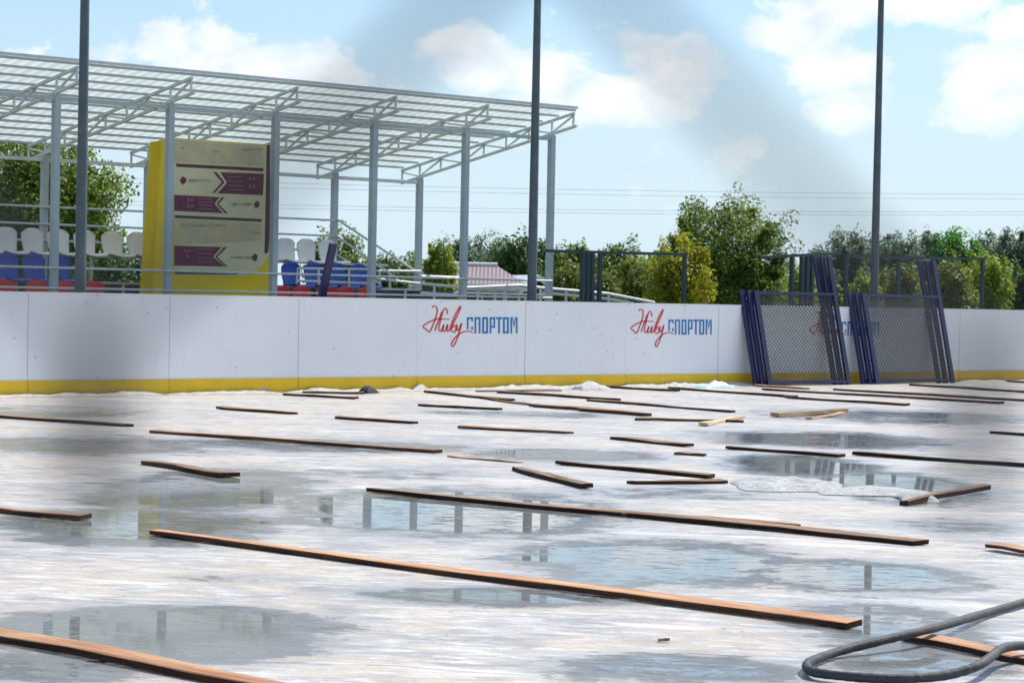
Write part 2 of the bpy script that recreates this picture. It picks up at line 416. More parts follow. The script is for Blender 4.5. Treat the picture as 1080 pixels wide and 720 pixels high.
BOARD = 24.29
def rink_floor():
    x0, x1, y0, y1, st = -16.0, 52.0, -1.5, BOARD + 0.25, 0.085
    nx = int((x1-x0)/st) + 1; ny = int((y1-y0)/st) + 1
    xs = np.linspace(x0, x1, nx); ys = np.linspace(y0, y1, ny)
    X, Y = np.meshgrid(xs, ys)
    # surveyed puddles: centre, half width and near/far edges in the survey
    pud = [(145,555,150,22,1),(215,520,120,26,1),(475,541,180,26,1.05),(690,592,160,24,1),(905,608,130,18,1),
           (935,660,110,26,.95),(870,464,135,9,1),(845,491,85,12,1.05),(945,514,95,17,1),(170,668,190,30,1.05),
           (520,629,160,11,.9),(600,480,110,7,.9),(720,706,150,16,.9),(965,702,110,14,.9),(60,705,110,18,.8),
           (100,470,190,10,.75),(330,470,220,8,.7),(700,520,160,8,.6),(560,437,120,4,.6),(950,440,150,8,.75),
           (40,435,120,8,.6),(1010,555,90,10,.6),(420,500,120,7,.55),(640,612,60,8,.8),(250,610,90,6,.4)]
    Wt = np.zeros_like(X)
    for (px, py, hw, hh, s) in pud:
        c = G(px, py); l = G(px-hw, py); r_ = G(px+hw, py+hw*0.0195*2); t = G(px, py-hh); bq = G(px, py+hh)
        ux = (r_-l); hl = ux.length/2; ux.normalize()
        dep = (t-bq).length/2; mid = (t+bq)/2
        uy = Vector((-ux.y, ux.x, 0))
        dx = (X-mid.x)*ux.x + (Y-mid.y)*ux.y; dy = (X-mid.x)*uy.x + (Y-mid.y)*uy.y
        q = np.sqrt((dx/hl)**2 + (dy/dep)**2)
        Wt = np.maximum(Wt, s*np.clip(1.5 - q, 0, 0.95))
    idx = np.arange(nx*ny).reshape(ny, nx)
    quads = np.stack([idx[:-1,:-1], idx[:-1,1:], idx[1:,1:], idx[1:,:-1]], -1).reshape(-1, 4)
    co = np.stack([X.ravel(), Y.ravel(), np.zeros(nx*ny)], -1)
    me = bpy.data.meshes.new('rink_floor')
    me.vertices.add(len(co)); me.vertices.foreach_set('co', co.ravel())
    me.loops.add(quads.size); me.loops.foreach_set('vertex_index', quads.ravel().astype(np.int32))
    me.polygons.add(len(quads)); me.polygons.foreach_set('loop_start', np.arange(0, quads.size, 4, dtype=np.int32))
    me.update(calc_edges=True)
    a = me.attributes.new('water', 'FLOAT', 'POINT'); a.data.foreach_set('value', Wt.ravel().astype(np.float32))
    me.materials.append(M['rink'])
    o = bpy.data.objects.new('rink_floor', me); link(o); tag(o, kind='structure')
rink_floor()

# ------------------------------------------------------------------ rink boards with slogan
PW = 1.972; SEAM0 = P(178, 360, BOARD).x
def script_strokes():
    return [
     [(150,88),(163,74),(185,76),(200,100),(196,150),(182,200),(158,258),(126,326),(92,300),(60,272),(98,242),(135,222),(205,198),(260,200),(322,200)],
     [(246,128),(224,190),(200,250),(182,300),(186,312)],
     [(302,150),(296,112),(281,94),(262,112),(244,170),(226,240),(216,296),(234,322),(252,292),(268,255)],
     [(268,255),(254,300),(262,322),(280,310),(306,250),(296,300),(304,320),(322,300),(352,220),(392,130),(432,72),(420,116),(386,190),(350,262),(334,318)],
     [(348,288),(368,262),(384,276),(382,308),(364,330),(344,318)],
     [(398,252),(392,296),(402,314),(424,280),(440,240),(426,300),(404,370),(376,440),(354,470),(342,452),(350,420),(384,376),(430,338),(480,320),(524,320),(550,334)]]
def block_letters():
    T = 19; y0, y1 = 181, 341
    r = []
    def rc(x0, a, x1, b): r.append([(x0,a),(x1,a),(x1,b),(x0,b)])
    rc(492,y0,552,y0+T); rc(492,y0+T,509,300); rc(535,y0+T,552,222); rc(535,272,552,304)
    rc(567,y0,625,y0+T); rc(567,y0+T,584,y1); rc(608,y0+T,625,y1)
    for x in (642, 846):
        rc(x,y0,x+58,y0+T); rc(x,y1-T,x+58,y1); rc(x,y0+T,x+T,y1-T); rc(x+58-T,y0+T,x+58,y1-T)
    rc(716,y0,770,y0+T); rc(716,y0+T,733,y1); rc(753,y0+T,770,266); rc(733,266,770,266+T)
    rc(778,y0,838,y0+T); rc(799,y0+T,817,y1)
    rc(920,y0,937,y1); rc(973,y0,990,y1)
    r.append([(937,y0),(945,y0),(955,250),(955,290)]); r.append([(973,y0),(965,y0),(955,250),(955,290)])
    return r
def zxy(zx, zy):               # drawing sheet of the slogan -> metres from the panel's left seam, height
    p = P(440 + zx/9.31, 315 + zy/9.31, BOARD - 0.02)
    return p.x - (SEAM0 + 2*PW), p.z
def ribbon(mb, pts, hw, y0, y1):
    pts = [Vector((p[0], p[1], 0)) for p in pts]
    L = []; Rr = []
    for i, p in enumerate(pts):
        d = (pts[min(i+1, len(pts)-1)] - pts[max(i-1, 0)]).normalized()
        nrm = Vector((-d.y, d.x, 0)); t = hw * (0.65 + 0.55*abs(d.y))
        L.append(p + nrm*t); Rr.append(p - nrm*t)
    n = len(pts); vs = [(q.x, y0, q.y) for q in L] + [(q.x, y0, q.y) for q in Rr]
    mb.add(vs, [(i, i+1, n+i+1, n+i) for i in range(n-1)])

def smooth_path(pts, k=3):
    out = []
    n = len(pts)
    for i in range(n-1):
        p0, p1, p2, p3 = pts[max(i-1,0)], pts[i], pts[i+1], pts[min(i+2,n-1)]
        for j in range(k):
            t = j/k
            out.append(tuple(0.5*((2*b)+(-a+c)*t+(2*a-5*b+4*c-d)*t*t+(-a+3*b-3*c+d)*t**3) for a,b,c,d in zip(p0,p1,p2,p3)))
    out.append(tuple(pts[-1])); return out

wall = empty('rink_boards', (SEAM0, BOARD, 0), 'long white hockey rink board wall with a yellow kick strip and painted slogans', 'rink wall')
for k in range(-4, 15):
    x = SEAM0 + k*PW
    b = MB()
    jx = 0.004 + random.random()*0.003; dy = random.uniform(-.004, .004)
    b.box((x+jx, BOARD-0.012+dy, 0.0), (x+PW-jx, BOARD+0.012+dy, 1.185))
    b.box((x+jx, BOARD-0.016+dy, 1.186), (x+PW-jx, BOARD+0.05+dy, 1.206))
    pan = b.build('board_panel', M['board'], wall)
    s = MB(); s.box((x+jx, BOARD-0.026+dy, 0.0), (x+PW-jx, BOARD-0.0145+dy, 0.178))
    s.build('kick_strip', M['kick'], pan, ).location = (0, 0, 0)
    # kick strip vertices are in the wall frame already
    st = MB()
    for xx in (x+0.06, x+PW/2, x+PW-0.06): st.box((xx-.025, BOARD+.015+dy, 0), (xx+.025, BOARD+.065+dy, 1.18))
    for zz in (0.25, 0.7, 1.1): st.box((x+.09, BOARD+.016+dy, zz), (x+PW/2-.03, BOARD+.05+dy, zz+.05)); st.box((x+PW/2+.03, BOARD+.016+dy, zz), (x+PW-.09, BOARD+.05+dy, zz+.05))
    st.build('back_frame', M['steel_grey'], pan)
    if k in (2, 4, 6):
        lo = MB(); yy = BOARD - 0.0165 + dy
        for stq in script_strokes():
            ribbon(lo, [(x+zxy(*q)[0], zxy(*q)[1]) for q in smooth_path(stq)], 0.0102, yy, yy)
        lo.build('red_script_lettering', M['logo_red'], pan)
        bl = MB()
        for poly in block_letters():
            pts = [(x+zxy(*q)[0], zxy(*q)[1]) for q in poly]
            bl.add([(a, yy+0.001, c) for a, c in pts], [tuple(range(len(pts)))])
        bl.build('blue_block_lettering', M['logo_blue'], pan)
# children of panels: MB.build subtracts parent.location, panels sit at the wall origin
for o in list(COL.objects):
    if o.parent is not None and o.parent.parent is wall:
        o.location = (-wall.location.x, -wall.location.y, -wall.location.z)

# ------------------------------------------------------------------ three tall poles behind the boards
for (px, lab, lean) in ((84.6, 'tall dark steel pole behind the boards in front of the white seats, leftmost of three', 0.0),
                  (561.0, 'tall dark steel pole at the right end of the grandstand, middle of three', 0.0),
                  (922.0, 'tall dark steel pole by the right stack of mesh panels, rightmost of three', 0.02)):
    p = P(px, 306, BOARD + 0.45)
    t = empty('steel_pole', (p.x, p.y, 0), lab, 'pole', 'tall poles along the boards')
    m = MB(); m.tube([(p.x,p.y,0),(p.x,p.y,2),(p.x+lean*.4,p.y,5),(p.x+lean,p.y,7.6)], [0.070,0.066,0.053,0.045], 20)
    m.build('shaft', M['pole'], t)
    m = MB(); m.box((p.x-.16,p.y-.16,0),(p.x+.16,p.y+.16,.02)); m.build('base_plate', M['pole'], t)
    m = MB(); m.tube([(p.x+lean,p.y,7.602),(p.x+lean,p.y,7.66)], [0.052,0.03], 16); m.build('cap', M['pole'], t)

# ------------------------------------------------------------------ grandstand
NF, NR = 30.4, 33.9
stand = empty('grandstand', (29.1, NF, 0), 'open grandstand with white steel trusses, pale sloping roof and white, blue and red seats', 'grandstand')
cols = [29.1 - 2*i for i in range(9)]
ztop = lambda n: 4.455 - (n - 29.85)*0.191       # top chord height
for x in cols:
    m = MB(); m.box((x-.05, NF-.05, 0), (x+.05, NF+.05, 4.080)); m.box((x-.1,NF-.1,0),(x+.1,NF+.1,.015)); m.build('column', M['steel_grey'], stand)
    m = MB(); m.box((x-.05, NR-.05, 0), (x+.05, NR+.05, 3.415)); m.build('column', M['steel_grey'], stand)
    # roof truss
    m = MB(); w = 0.042
    n0, n1 = 29.85, 34.42
    m.bar((x, n0, ztop(n0)-.02), (x, n1, ztop(n1)-.02), w)
    m.bar((x, n0-.06, ztop(n0-.06)-.25), (x, n1, ztop(n1)-.25), w)
    stn = [n0+.02, NF] + [NF + (NR-NF)*i/6 for i in range(1, 6)] + [NR, n1-.02]
    for i, n in enumerate(stn):
        m.bar((x, n, ztop(n)-.235), (x, n, ztop(n)-.04), .028, up=(0,1,0))
    for i in range(len(stn)-1):
        a, c = stn[i], stn[i+1]
        if i % 2 == 0: m.bar((x, a, ztop(a)-.05), (x, c, ztop(c)-.235), .028)
        else: m.bar((x, a, ztop(a)-.235), (x, c, ztop(c)-.05), .028)
    m.build('roof_truss', M['truss'], stand)
xa, xb = cols[-1]-.4, 29.13
for i in range(12):
    n = 29.86 + i*(34.40-29.86)/11
    m = MB(); m.box((xa, n-.015, ztop(n)+.018), (xb, n+.015, ztop(n)+.054)); m.build('purlin', M['steel_grey'], stand)
# longitudinal eave beams at both column rows
m = MB(); m.box((xa, NF-.03, 3.985), (cols[0]-.052, NF+.03, 4.045)); m.build('eave_beam', M['steel_grey'], stand)
m = MB(); m.box((xa, NR-.03, 3.30), (cols[0]-.052, NR+.03, 3.36)); m.build('eave_beam', M['truss'], stand)
# roof sheets, ribbed along the slope
def roof_sheets():
    m = MB(); n0, n1 = 29.82, 34.5
    xs = []; x = xa
    prof = [(0,0),(.04,.022),(.09,.022),(.13,0),(.2,0)]
    while x < xb - .1:
        for dx, dz in prof[:-1]: xs.append((x+dx, dz))
        x += .2
    vs = []
    for n in (n0, n1):
        for xx, dz in xs: vs.append((xx, n, ztop(n)+.058+dz))
    k = len(xs)
    m.add(vs, [(i, i+1, k+i+1, k+i) for i in range(k-1)])
    return m
roof_sheets().build('roof_sheet', M['roof'], stand)
m = MB(); m.box((xa, 29.80, ztop(29.80)+.045), (xb+.005, 29.816, ztop(29.80)+.088)); m.build('fascia', M['rail'], stand)
# tiers
rows = [(30.95, 1.375, 'seat_red'), (31.85, 1.77, 'seat_blue'), (32.75, 2.19, 'seat_white')]
XL, XRs = cols[-1], 27.6
for (n, zt, mt) in rows:
    zf = zt - 0.82
    m = MB(); m.box((XL, n-.42, zf-.05), (XRs, n+.46, zf)); m.build('tier_deck', M['deck'], stand)
    m = MB(); m.box((XL, n-.44, zf-.42), (XRs, n-.424, zf-.004)); m.build('tier_riser', M['riser'], stand)
    m = MB(); m.box((XL, n-.14, zt-.435), (XRs-.3, n-.09, zt-.40))
    x = XL + .4
    while x < XRs: m.box((x, n-.13, zf+.002), (x+.04, n-.10, zt-.437)); x += .96
    m.build('seat_rail', M['rail'], stand)
m = MB(); m.box((XL, NR-.55, 1.32), (XRs, NR+.05, 1.368)); m.build('rear_walkway', M['deck'], stand)

def seat_meshes():
    # backrest: bucket shell, wide rounded top and narrower waist
    nx, nz = 9, 9
    front = []; 
    for j in range(nz):
        t = j/(nz-1); z = -0.40 + 0.40*t
        hw = 0.165 + 0.035*t + 0.01*math.sin(t*math.pi)
        if t > 0.8: hw -= 0.075*((t-0.8)/0.2)**2.2
        for i in range(nx):
            s = -1 + 2*i/(nx-1)
            y = 0.03*(1-s*s) + 0.07*t - 0.02*t*t + 0.025*math.sin(t*math.pi)
            zz = z - (0.022*abs(s)**3 if t > 0.85 else 0)
            front.append((s*hw, y, zz))
    m = MB(); fs = [(j*nx+i, j*nx+i+1, (j+1)*nx+i+1, (j+1)*nx+i) for j in range(nz-1) for i in range(nx-1)]
    back = [(x, y+.014, z) for x, y, z in front]; n = len(front)
    rim = [i for i in range(nx)] + [j*nx+nx-1 for j in range(1, nz)] + [(nz-1)*nx+i for i in range(nx-2, -1, -1)] + [j*nx for j in range(nz-2, 0, -1)]
    m.add(front + back, fs + [tuple(n+i for i in f[::-1]) for f in fs] + [(rim[i], rim[i-1], n+rim[i-1], n+rim[i]) for i in range(len(rim))], True)
    bk = m.mesh('backrest')
    m = MB(); pan = []
    for j in range(6):
        t = j/5; y = 0.02 - 0.40*t
        for i in range(nx):
            s = -1 + 2*i/(nx-1); hw = 0.19 + 0.02*t - (0.04*(t-.8)/.2 if t > .8 else 0)
            pan.append((s*hw, y, -0.395 + 0.02*s*s - (0.035*((t-.7)/.3)**2 if t > .7 else 0) + .02*t))
    fs = [(j*nx+i, (j+1)*nx+i, (j+1)*nx+i+1, j*nx+i+1) for j in range(5) for i in range(nx-1)]
    lowr = [(x, y, z-.02) for x, y, z in pan]; n = len(pan)
    rim = [i for i in range(nx)] + [j*nx+nx-1 for j in range(1, 6)] + [5*nx+i for i in range(nx-2, -1, -1)] + [j*nx for j in range(4, 0, -1)]
    m.add(pan + lowr, fs + [tuple(n+i for i in f[::-1]) for f in fs] + [(rim[i], rim[i-1], n+rim[i-1], n+rim[i]) for i in range(len(rim))], True)
    return bk, m.mesh('seat_pan')
BK, PN = seat_meshes()
meshes = {}
for key in ('seat_white', 'seat_blue', 'seat_red'):
    a, c = BK.copy(), PN.copy(); a.materials.append(M[key]); c.materials.append(M[key]); meshes[key] = (a, c)
seat_px = {'seat_white': [-20, 8, 36, 63, 91, 120, 147, 303, 325, 347.5],
           'seat_blue': [-18, 10, 38, 65, 309.5, 333, 357.5, 381],
           'seat_red': [-25, 7, 42, 70, 102, 299, 321, 347, 367, 390]}
for (n, zt, key) in rows:
    for px in seat_px[key]:
        p = P(px, 270, n)
        s = bpy.data.objects.new('seat', meshes[key][1]); link(s, stand)
        s.location = Vector((p.x, n, zt)) - stand.location
        s.rotation_euler = (0, 0, random.uniform(-.03, .03))
        bk = bpy.data.objects.new('backrest', meshes[key][0]); link(bk, s)
        bk.rotation_euler = (random.uniform(-.04, .02), 0, 0)
# rails
def rail(pts, r=0.018, name='railing', mat='rail', parent=stand, n=8):
    m = MB(); m.tube(pts, r, n); return m.build(name, M[mat], parent)
for z in (1.255, 1.55): rail([(XL, NF-.08, z), (29.1, NF-.08, z)])
for z in (2.02, 2.285, 2.565): rail([(XL, NR-.07, z), (27.05, NR-.07, z)])
# stair rails falling to the right along the rear columns
q0, q1 = P(355, 231, NR-.07), P(441, 288, NR-.07); rail([q0, q1], .022)
q0, q1 = P(355, 249, NR-.07), P(424, 298, NR-.07); rail([q0, q1], .022)
q0, q1 = P(356, 269, NR-.07), P(400, 299, NR-.07); rail([q0, q1], .022)
# aisle hand rails and end guard
for (pts, n) in (([(313,299),(314,283),(389,284)], 30.62), ([(336,300),(336,283.6)], 30.62), ([(368,302),(368,284)], 30.62), ([(313,296),(389,299)], 30.62),
                 ([(397,285.5),(444,286)], 32.9), ([(397,294),(444,299)], 32.4), ([(400,286),(401,306)], 32.4), ([(411,288),(411,306)], 32.4), ([(432,298),(432,312)], 32.4)):
    rail([P(x, y, n) for x, y in pts], .02)
rail([(29.1, NF-.02, 1.30), (29.1, NR, 1.32)], .018); rail([(29.1, NF-.02, 1.55), (29.1, NR, 1.62)], .018)
stp = MB()
for i in range(6): stp.box((27.62+i*.25, NR-2.4, 0), (27.86+i*.25, NR-.2, 1.36-i*.22))
stp.build('end_steps', M['deck'], stand)

# ------------------------------------------------------------------ yellow banner with faded poster
NB = 30.78
def bpt(x, y): p = P(x, y, NB); return (p.x, p.z)
ban = empty('advert_banner', (bpt(225, 300)[0], NB, 0.56), 'yellow tarpaulin with a faded plum and cream poster standing between the grandstand columns', 'banner')
yel = [(171,150),(184,145.5),(289,153),(291,300),(291,330),(161,326),(163,300)]
m = MB(); m.prism([bpt(*q) for q in yel], NB, NB+.05); m.build('tarpaulin', M['yellow_tarp'], ban)
m = MB()       # folded left flap, standing proud
fl = [bpt(170,149), bpt(181,147), bpt(180,326), bpt(160,327)]
m.add([(fl[0][0],NB+.28,fl[0][1]),(fl[1][0],NB-.012,fl[1][1]),(fl[2][0],NB-.012,fl[2][1]),(fl[3][0],NB+.34,fl[3][1]),
       (fl[0][0],NB+.30,fl[0][1]),(fl[1][0],NB-.002,fl[1][1]),(fl[2][0],NB-.002,fl[2][1]),(fl[3][0],NB+.36,fl[3][1])],
      [(0,1,2,3),(7,6,5,4),(0,4,5,1),(1,5,6,2),(2,6,7,3),(3,7,4,0)])
m.build('folded_flap', M['yellow_tarp'], ban)
post = [(183,146.5),(287,154),(287,250),(284,266),(278,278),(270,286),(260,291),(183,290.5)]
m = MB(); m.prism([bpt(*q) for q in post], NB-.008, NB-.003); poster = m.build('poster', M['poster'], ban)
def patch(name, polys, mat, dy, joined=False):
    for grp in ([polys] if joined else [[q] for q in polys]):
        m = MB()
        for poly in grp:
            m.add([(bpt(*q)[0], NB-.008-dy, bpt(*q)[1]) for q in poly], [tuple(range(len(poly)))])
        o = m.build(name, M[mat], ban); o.parent = poster
patch('washed_panel', [[(184,147.5),(277,154),(277,176),(184,170.5)], [(184,231),(275,236),(276,254),(184,258)]], 'poster_fade', .003)
patch('dark_stripe', [[(185.5,172.5),(277.5,177.5),(277.5,181),(185.5,176)], [(184,227),(275.5,231),(275.5,234),(184,230)],
                      [(281,153),(284.5,153.3),(284,246),(282.5,266),(278.5,268)], [(184,286),(250,288.3),(250,289.5),(184,289)]], 'maroon', .003)
patch('plum_block', [[(232,181.7),(278,183.3),(277,206),(229,204),(239,192.8)], [(183.5,205.5),(231,208),(226,215),(235,225),(183.5,222.5)],
                     [(183.5,259),(233,260.5),(224.5,270.8),(236,281),(183.5,280)]], 'plum', .003)
patch('chevron', [[(224.5,181.4),(228,181.6),(236.5,192.6),(226,203.8),(223.5,203.7),(233.5,192.4)], [(233.5,208.1),(236.5,208.3),(230,215.2),(240,225.4),(237,225.2),(228,215)],
                  [(235.5,260.6),(239,260.8),(228.5,270.8),(239.5,281.2),(236.8,281.1),(226.5,270.8)]], 'plum', .004)
random.seed(3)
def scribble(x0, x1, yc, h):          # illegible small lettering
    out = []; x = x0
    while x < x1:
        w = random.uniform(1.0, 1.6); hh = h*random.choice((.6, .6, 1.0))
        out.append([(x, yc-hh/2), (x+.55, yc-hh/2), (x+.55, yc+hh/2), (x, yc+hh/2)])
        yy = yc + random.choice((-1, 0, 1))*hh*.36
        out.append([(x+.6, yy-.3), (x+w, yy-.3), (x+w, yy+.3), (x+.6, yy+.3)])
        if random.random() < .6: out.append([(x+w+.05, yc-hh/2), (x+w+.5, yc-hh/2), (x+w+.5, yc+hh/2), (x+w+.05, yc+hh/2)])
        x += w + .95
    return out
patch('small_lettering', scribble(198.5, 221, 190.5, 3.6) + scribble(243, 265, 215.5, 3.6) + scribble(243, 264, 271.5, 3.6)
      + scribble(190, 194, 156, 3) + scribble(224, 232, 160, 3) + scribble(255, 276, 158, 3) + scribble(190, 236, 238, 3) + scribble(264, 274, 246, 3), 'print_grey', .0045, True)
patch('cube_emblem', [[(189,190),(192.5,186),(196.5,189),(195.5,192.5),(192,195)], [(267,215.5),(270.5,211.5),(273.5,214),(272.5,219),(269,219.5)], [(265,271),(268,267),(271.5,269.5),(270,275),(266.5,275)]], 'plum', .0045)
patch('pale_print_lines', [[(x0, y), (x1, y+.8), (x1, y+1.6), (x0, y+.8)] for (x0, x1, ys) in ((240,256,(186,190.5,195,199.5)), (208,224,(209,212.5,216,219.5)), (207,224,(262,266.5,271,275.5))) for y in ys]
      + [[(x, y), (x+2.4, y), (x+2.4, y+3), (x, y+3)] for (x, y) in ((262,187),(266,187),(262,195),(266,195),(197,209),(201,209),(197,216),(201,216),(194,263),(198,263),(196,269))], 'print_pink', .0045, True)  # pale printed lines and small squares on the plum blocks, not letters

# ------------------------------------------------------------------ stacked mesh panels leaning on the boards
def mesh_panel(px_left, px_right, base_n, top_n, label, group, order_i=2, short=1.43, tall=2.03):
    a = P(px_left, 405, base_n).x; c = P(px_right, 405, base_n).x
    t = empty('mesh_panel', (a, base_n, 0), label, 'mesh panel', group)
    t.rotation_euler = (-math.atan2(top_n - base_n, 1.2), 0, 0)
    W = c - a; s = .092
    def part(name, mb, mat):
        me = mb.mesh(name); me.materials.append(M[mat]); o = bpy.data.objects.new(name, me); link(o, t); return o
    m = MB(); m.box((-s/2, -.02, 0), (s/2, .02, short+.03)); part('post', m, 'frame_blue')
    m = MB(); m.box((W-s/2, -.02, 0), (W+s/2, .02, tall)); part('post', m, 'frame_blue')
    m = MB(); m.box((s/2+.002, -.018, short-.02), (W-s/2-.002, .018, short+.02)); part('top_rail', m, 'frame_blue')
    m = MB(); m.box((s/2+.002, -.018, .03), (W-s/2-.002, .018, .07)); part('bottom_rail', m, 'frame_blue')
    m = MB(); x0, x1, z0, z1 = s/2, W-s/2, .07, short-.02; st = .078
    k = -(z1-z0)
    while k < (x1-x0):
        for sg in (1, -1):
            # line x = x0+k + u, z = z0+u (or mirrored)
            u0 = max(0, -k); u1 = min(z1-z0, (x1-x0)-k)
            if u1-u0 < .02: continue
            if sg == 1: A_ = (x0+k+u0, 0, z0+u0); B_ = (x0+k+u1, 0, z0+u1)
            else: A_ = (x1-k-u0, .006, z0+u0); B_ = (x1-k-u1, .006, z0+u1)
            m.bar(A_, B_, (.0048 if order_i == 2 else .0032), .004, up=(0,1,0))
        k += st
    part('wire_mesh', m, 'wire')
    return t
gr = 'mesh panels leaning on the boards'
for (side, xs, n) in (('left', (797.5, 880.5), BOARD-.30), ('right', (911, 990.5), BOARD-.30)):
    order = ['rearmost', 'middle', 'front']
    for i in range(3):
        d = 7.2*i
        mesh_panel(xs[0]+d, xs[1]+d, n-.05*i, BOARD-.035-.05*i+.01, f'blue framed chain link panel with one tall post, {order[i]} of the {side} leaning stack', gr, i)
# blue bar leaning behind the boards
a, c = P(338.5, 318, BOARD+.5), P(351.5, 257, BOARD+.25)
a = a + (a-c)*(a.z/(c.z-a.z)); 
m = MB(); m.bar(a, c, .10, .05); o = m.build('blue_post', M['frame_blue'], origin=(a.x, a.y, 0))
tag(o, 'single dark blue square post leaning behind the boards in front of the blue seats', 'post')

# ------------------------------------------------------------------ teal frames standing behind the boards
def steel_frame(posts, rail_px, n, label, mat='teal', w=.062):
    a = P(rail_px[0][0], rail_px[0][1], n)
    t = empty('sports_fence', (a.x, n, 0), label, 'fence', 'sports fences behind the boards')
    b_ = P(rail_px[1][0], rail_px[1][1], n)
    zt = lambda x: a.z + (b_.z-a.z)*(x-a.x)/(b_.x-a.x)
    m = MB(); m.bar(a, b_, w, w*.8); m.build('top_rail', M[mat], t)
    for px in posts:
        x = P(px, 290, n).x
        m = MB(); m.bar((x, n, 0), (x, n, zt(x)-w*.42), w, w, up=(0,1,0)); m.build('post', M[mat], t)
steel_frame((614, 619.5, 624.5, 632.5, 721.5), ((576,264.5),(724,268.5)), 29.5, 'teal steel fence frame with clustered posts before the olive bushes, left of the yellow bush')
steel_frame((835, 845.5, 851, 856), ((801,271.5),(886,267)), 26.0, 'teal steel frame rising behind the left stack of mesh panels')
steel_frame((892.5, 947.5, 1036), ((891,270.5),(1039,273)), 28.5, 'dark steel frame standing behind the right stack of mesh panels')
# ramp railing right of the stand
NRp = 31.4
pa, pb = P(440, 289, NRp), P(548, 301, NRp)
t = empty('ramp_railing', (pa.x, NRp, 0), 'pale steel ramp railing running down from the grandstand to the right', 'railing')
for pts in ([(444,291.5),(491,293.5)], [(444,299),(490,303.5),(548,301),(575,304),(640,309.5),(690,319)], [(444,309),(490,312)], [(572,308.5),(640,315),(668,320)], [(495,303.5),(548,305)]):
    m = MB(); m.tube([P(x, y, NRp) for x, y in pts], .028, 8); m.build('rail', M['rail'], t)
for x, y in ((458,301),(504,303.5),(522,303),(532,302.5),(570,304),(597,306),(642,310)):
    p = P(x, y, NRp); m = MB(); m.tube([(p.x, NRp, 0), (p.x, NRp, p.z)], .024, 8); m.build('post', M['rail'], t)

# ------------------------------------------------------------------ planks on the slab
def plank(x1, y1, x2, y2, label, w=.12, th=.034, mat='wood', lift=0.0, bow=0.0, tip=0.0, seed=0):
    a, b_ = G(x1, y1), G(x2, y2)
    d = b_ - a; L = d.length; rz = math.atan2(d.y, d.x)
    rnd = random.Random(seed*17+5)
    th *= (.58 if a.length > 19 else .64) if a.length > 13 else .66
    if a.length > 13: w *= .82
    if a.length <= 13: w *= .78
    n = max(4, int(L/.22))
    vs = []; fs = []
    skew0, skew1 = rnd.uniform(-.03,.03), rnd.uniform(-.03,.03)
    for i in range(n+1):
        t = i/n; x = L*t
        cz = lift + bow*4*t*(1-t) + tip*t + .003*math.sin(t*9+seed)
        cy = (.020 if a.length > 13 else .009)*math.sin(t*(3+seed%3)+seed*1.3)
        e = .0025
        j = lambda: rnd.uniform(-.0025, .0025)
        tw = .006*math.sin(t*3+seed*.7)
        sx0 = x + (skew0 if i == 0 else skew1 if i == n else 0)
        sec = [(sx0, cy+j(), cz+.001), (x, cy+w+j(), cz+.001+tw), (x, cy+w+j(), cz+th-e+tw+j()), (x, cy+w-e*2, cz+th+tw),
               (sx0, cy+e*2, cz+th), (sx0, cy+j(), cz+th-e+j())]
        vs += sec
    k = 6
    for i in range(n):
        for q in range(k): fs.append((i*k+q, i*k+(q+1)%k, (i+1)*k+(q+1)%k, (i+1)*k+q))
    fs += [tuple(range(k))[::-1], tuple(n*k+q for q in range(k))]
    m = MB(); m.add(vs, fs)
    me = m.mesh('plank'); me.materials.append(M[mat]); me.materials.append(M['wood_edge_shade_dark' if mat == 'wood_dark' else 'wood_edge_shade'])
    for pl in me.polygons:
        if mat != 'wood_pale' and abs(pl.normal.z) < 0.75: pl.material_index = 1  # sides and ends take the wood colour with painted shade
    o = bpy.data.objects.new('plank', me); link(o); o.location = (a.x, a.y, .003); o.rotation_euler = (0, 0, rz)
    return tag(o, label, 'plank', 'loose planks on the rink')
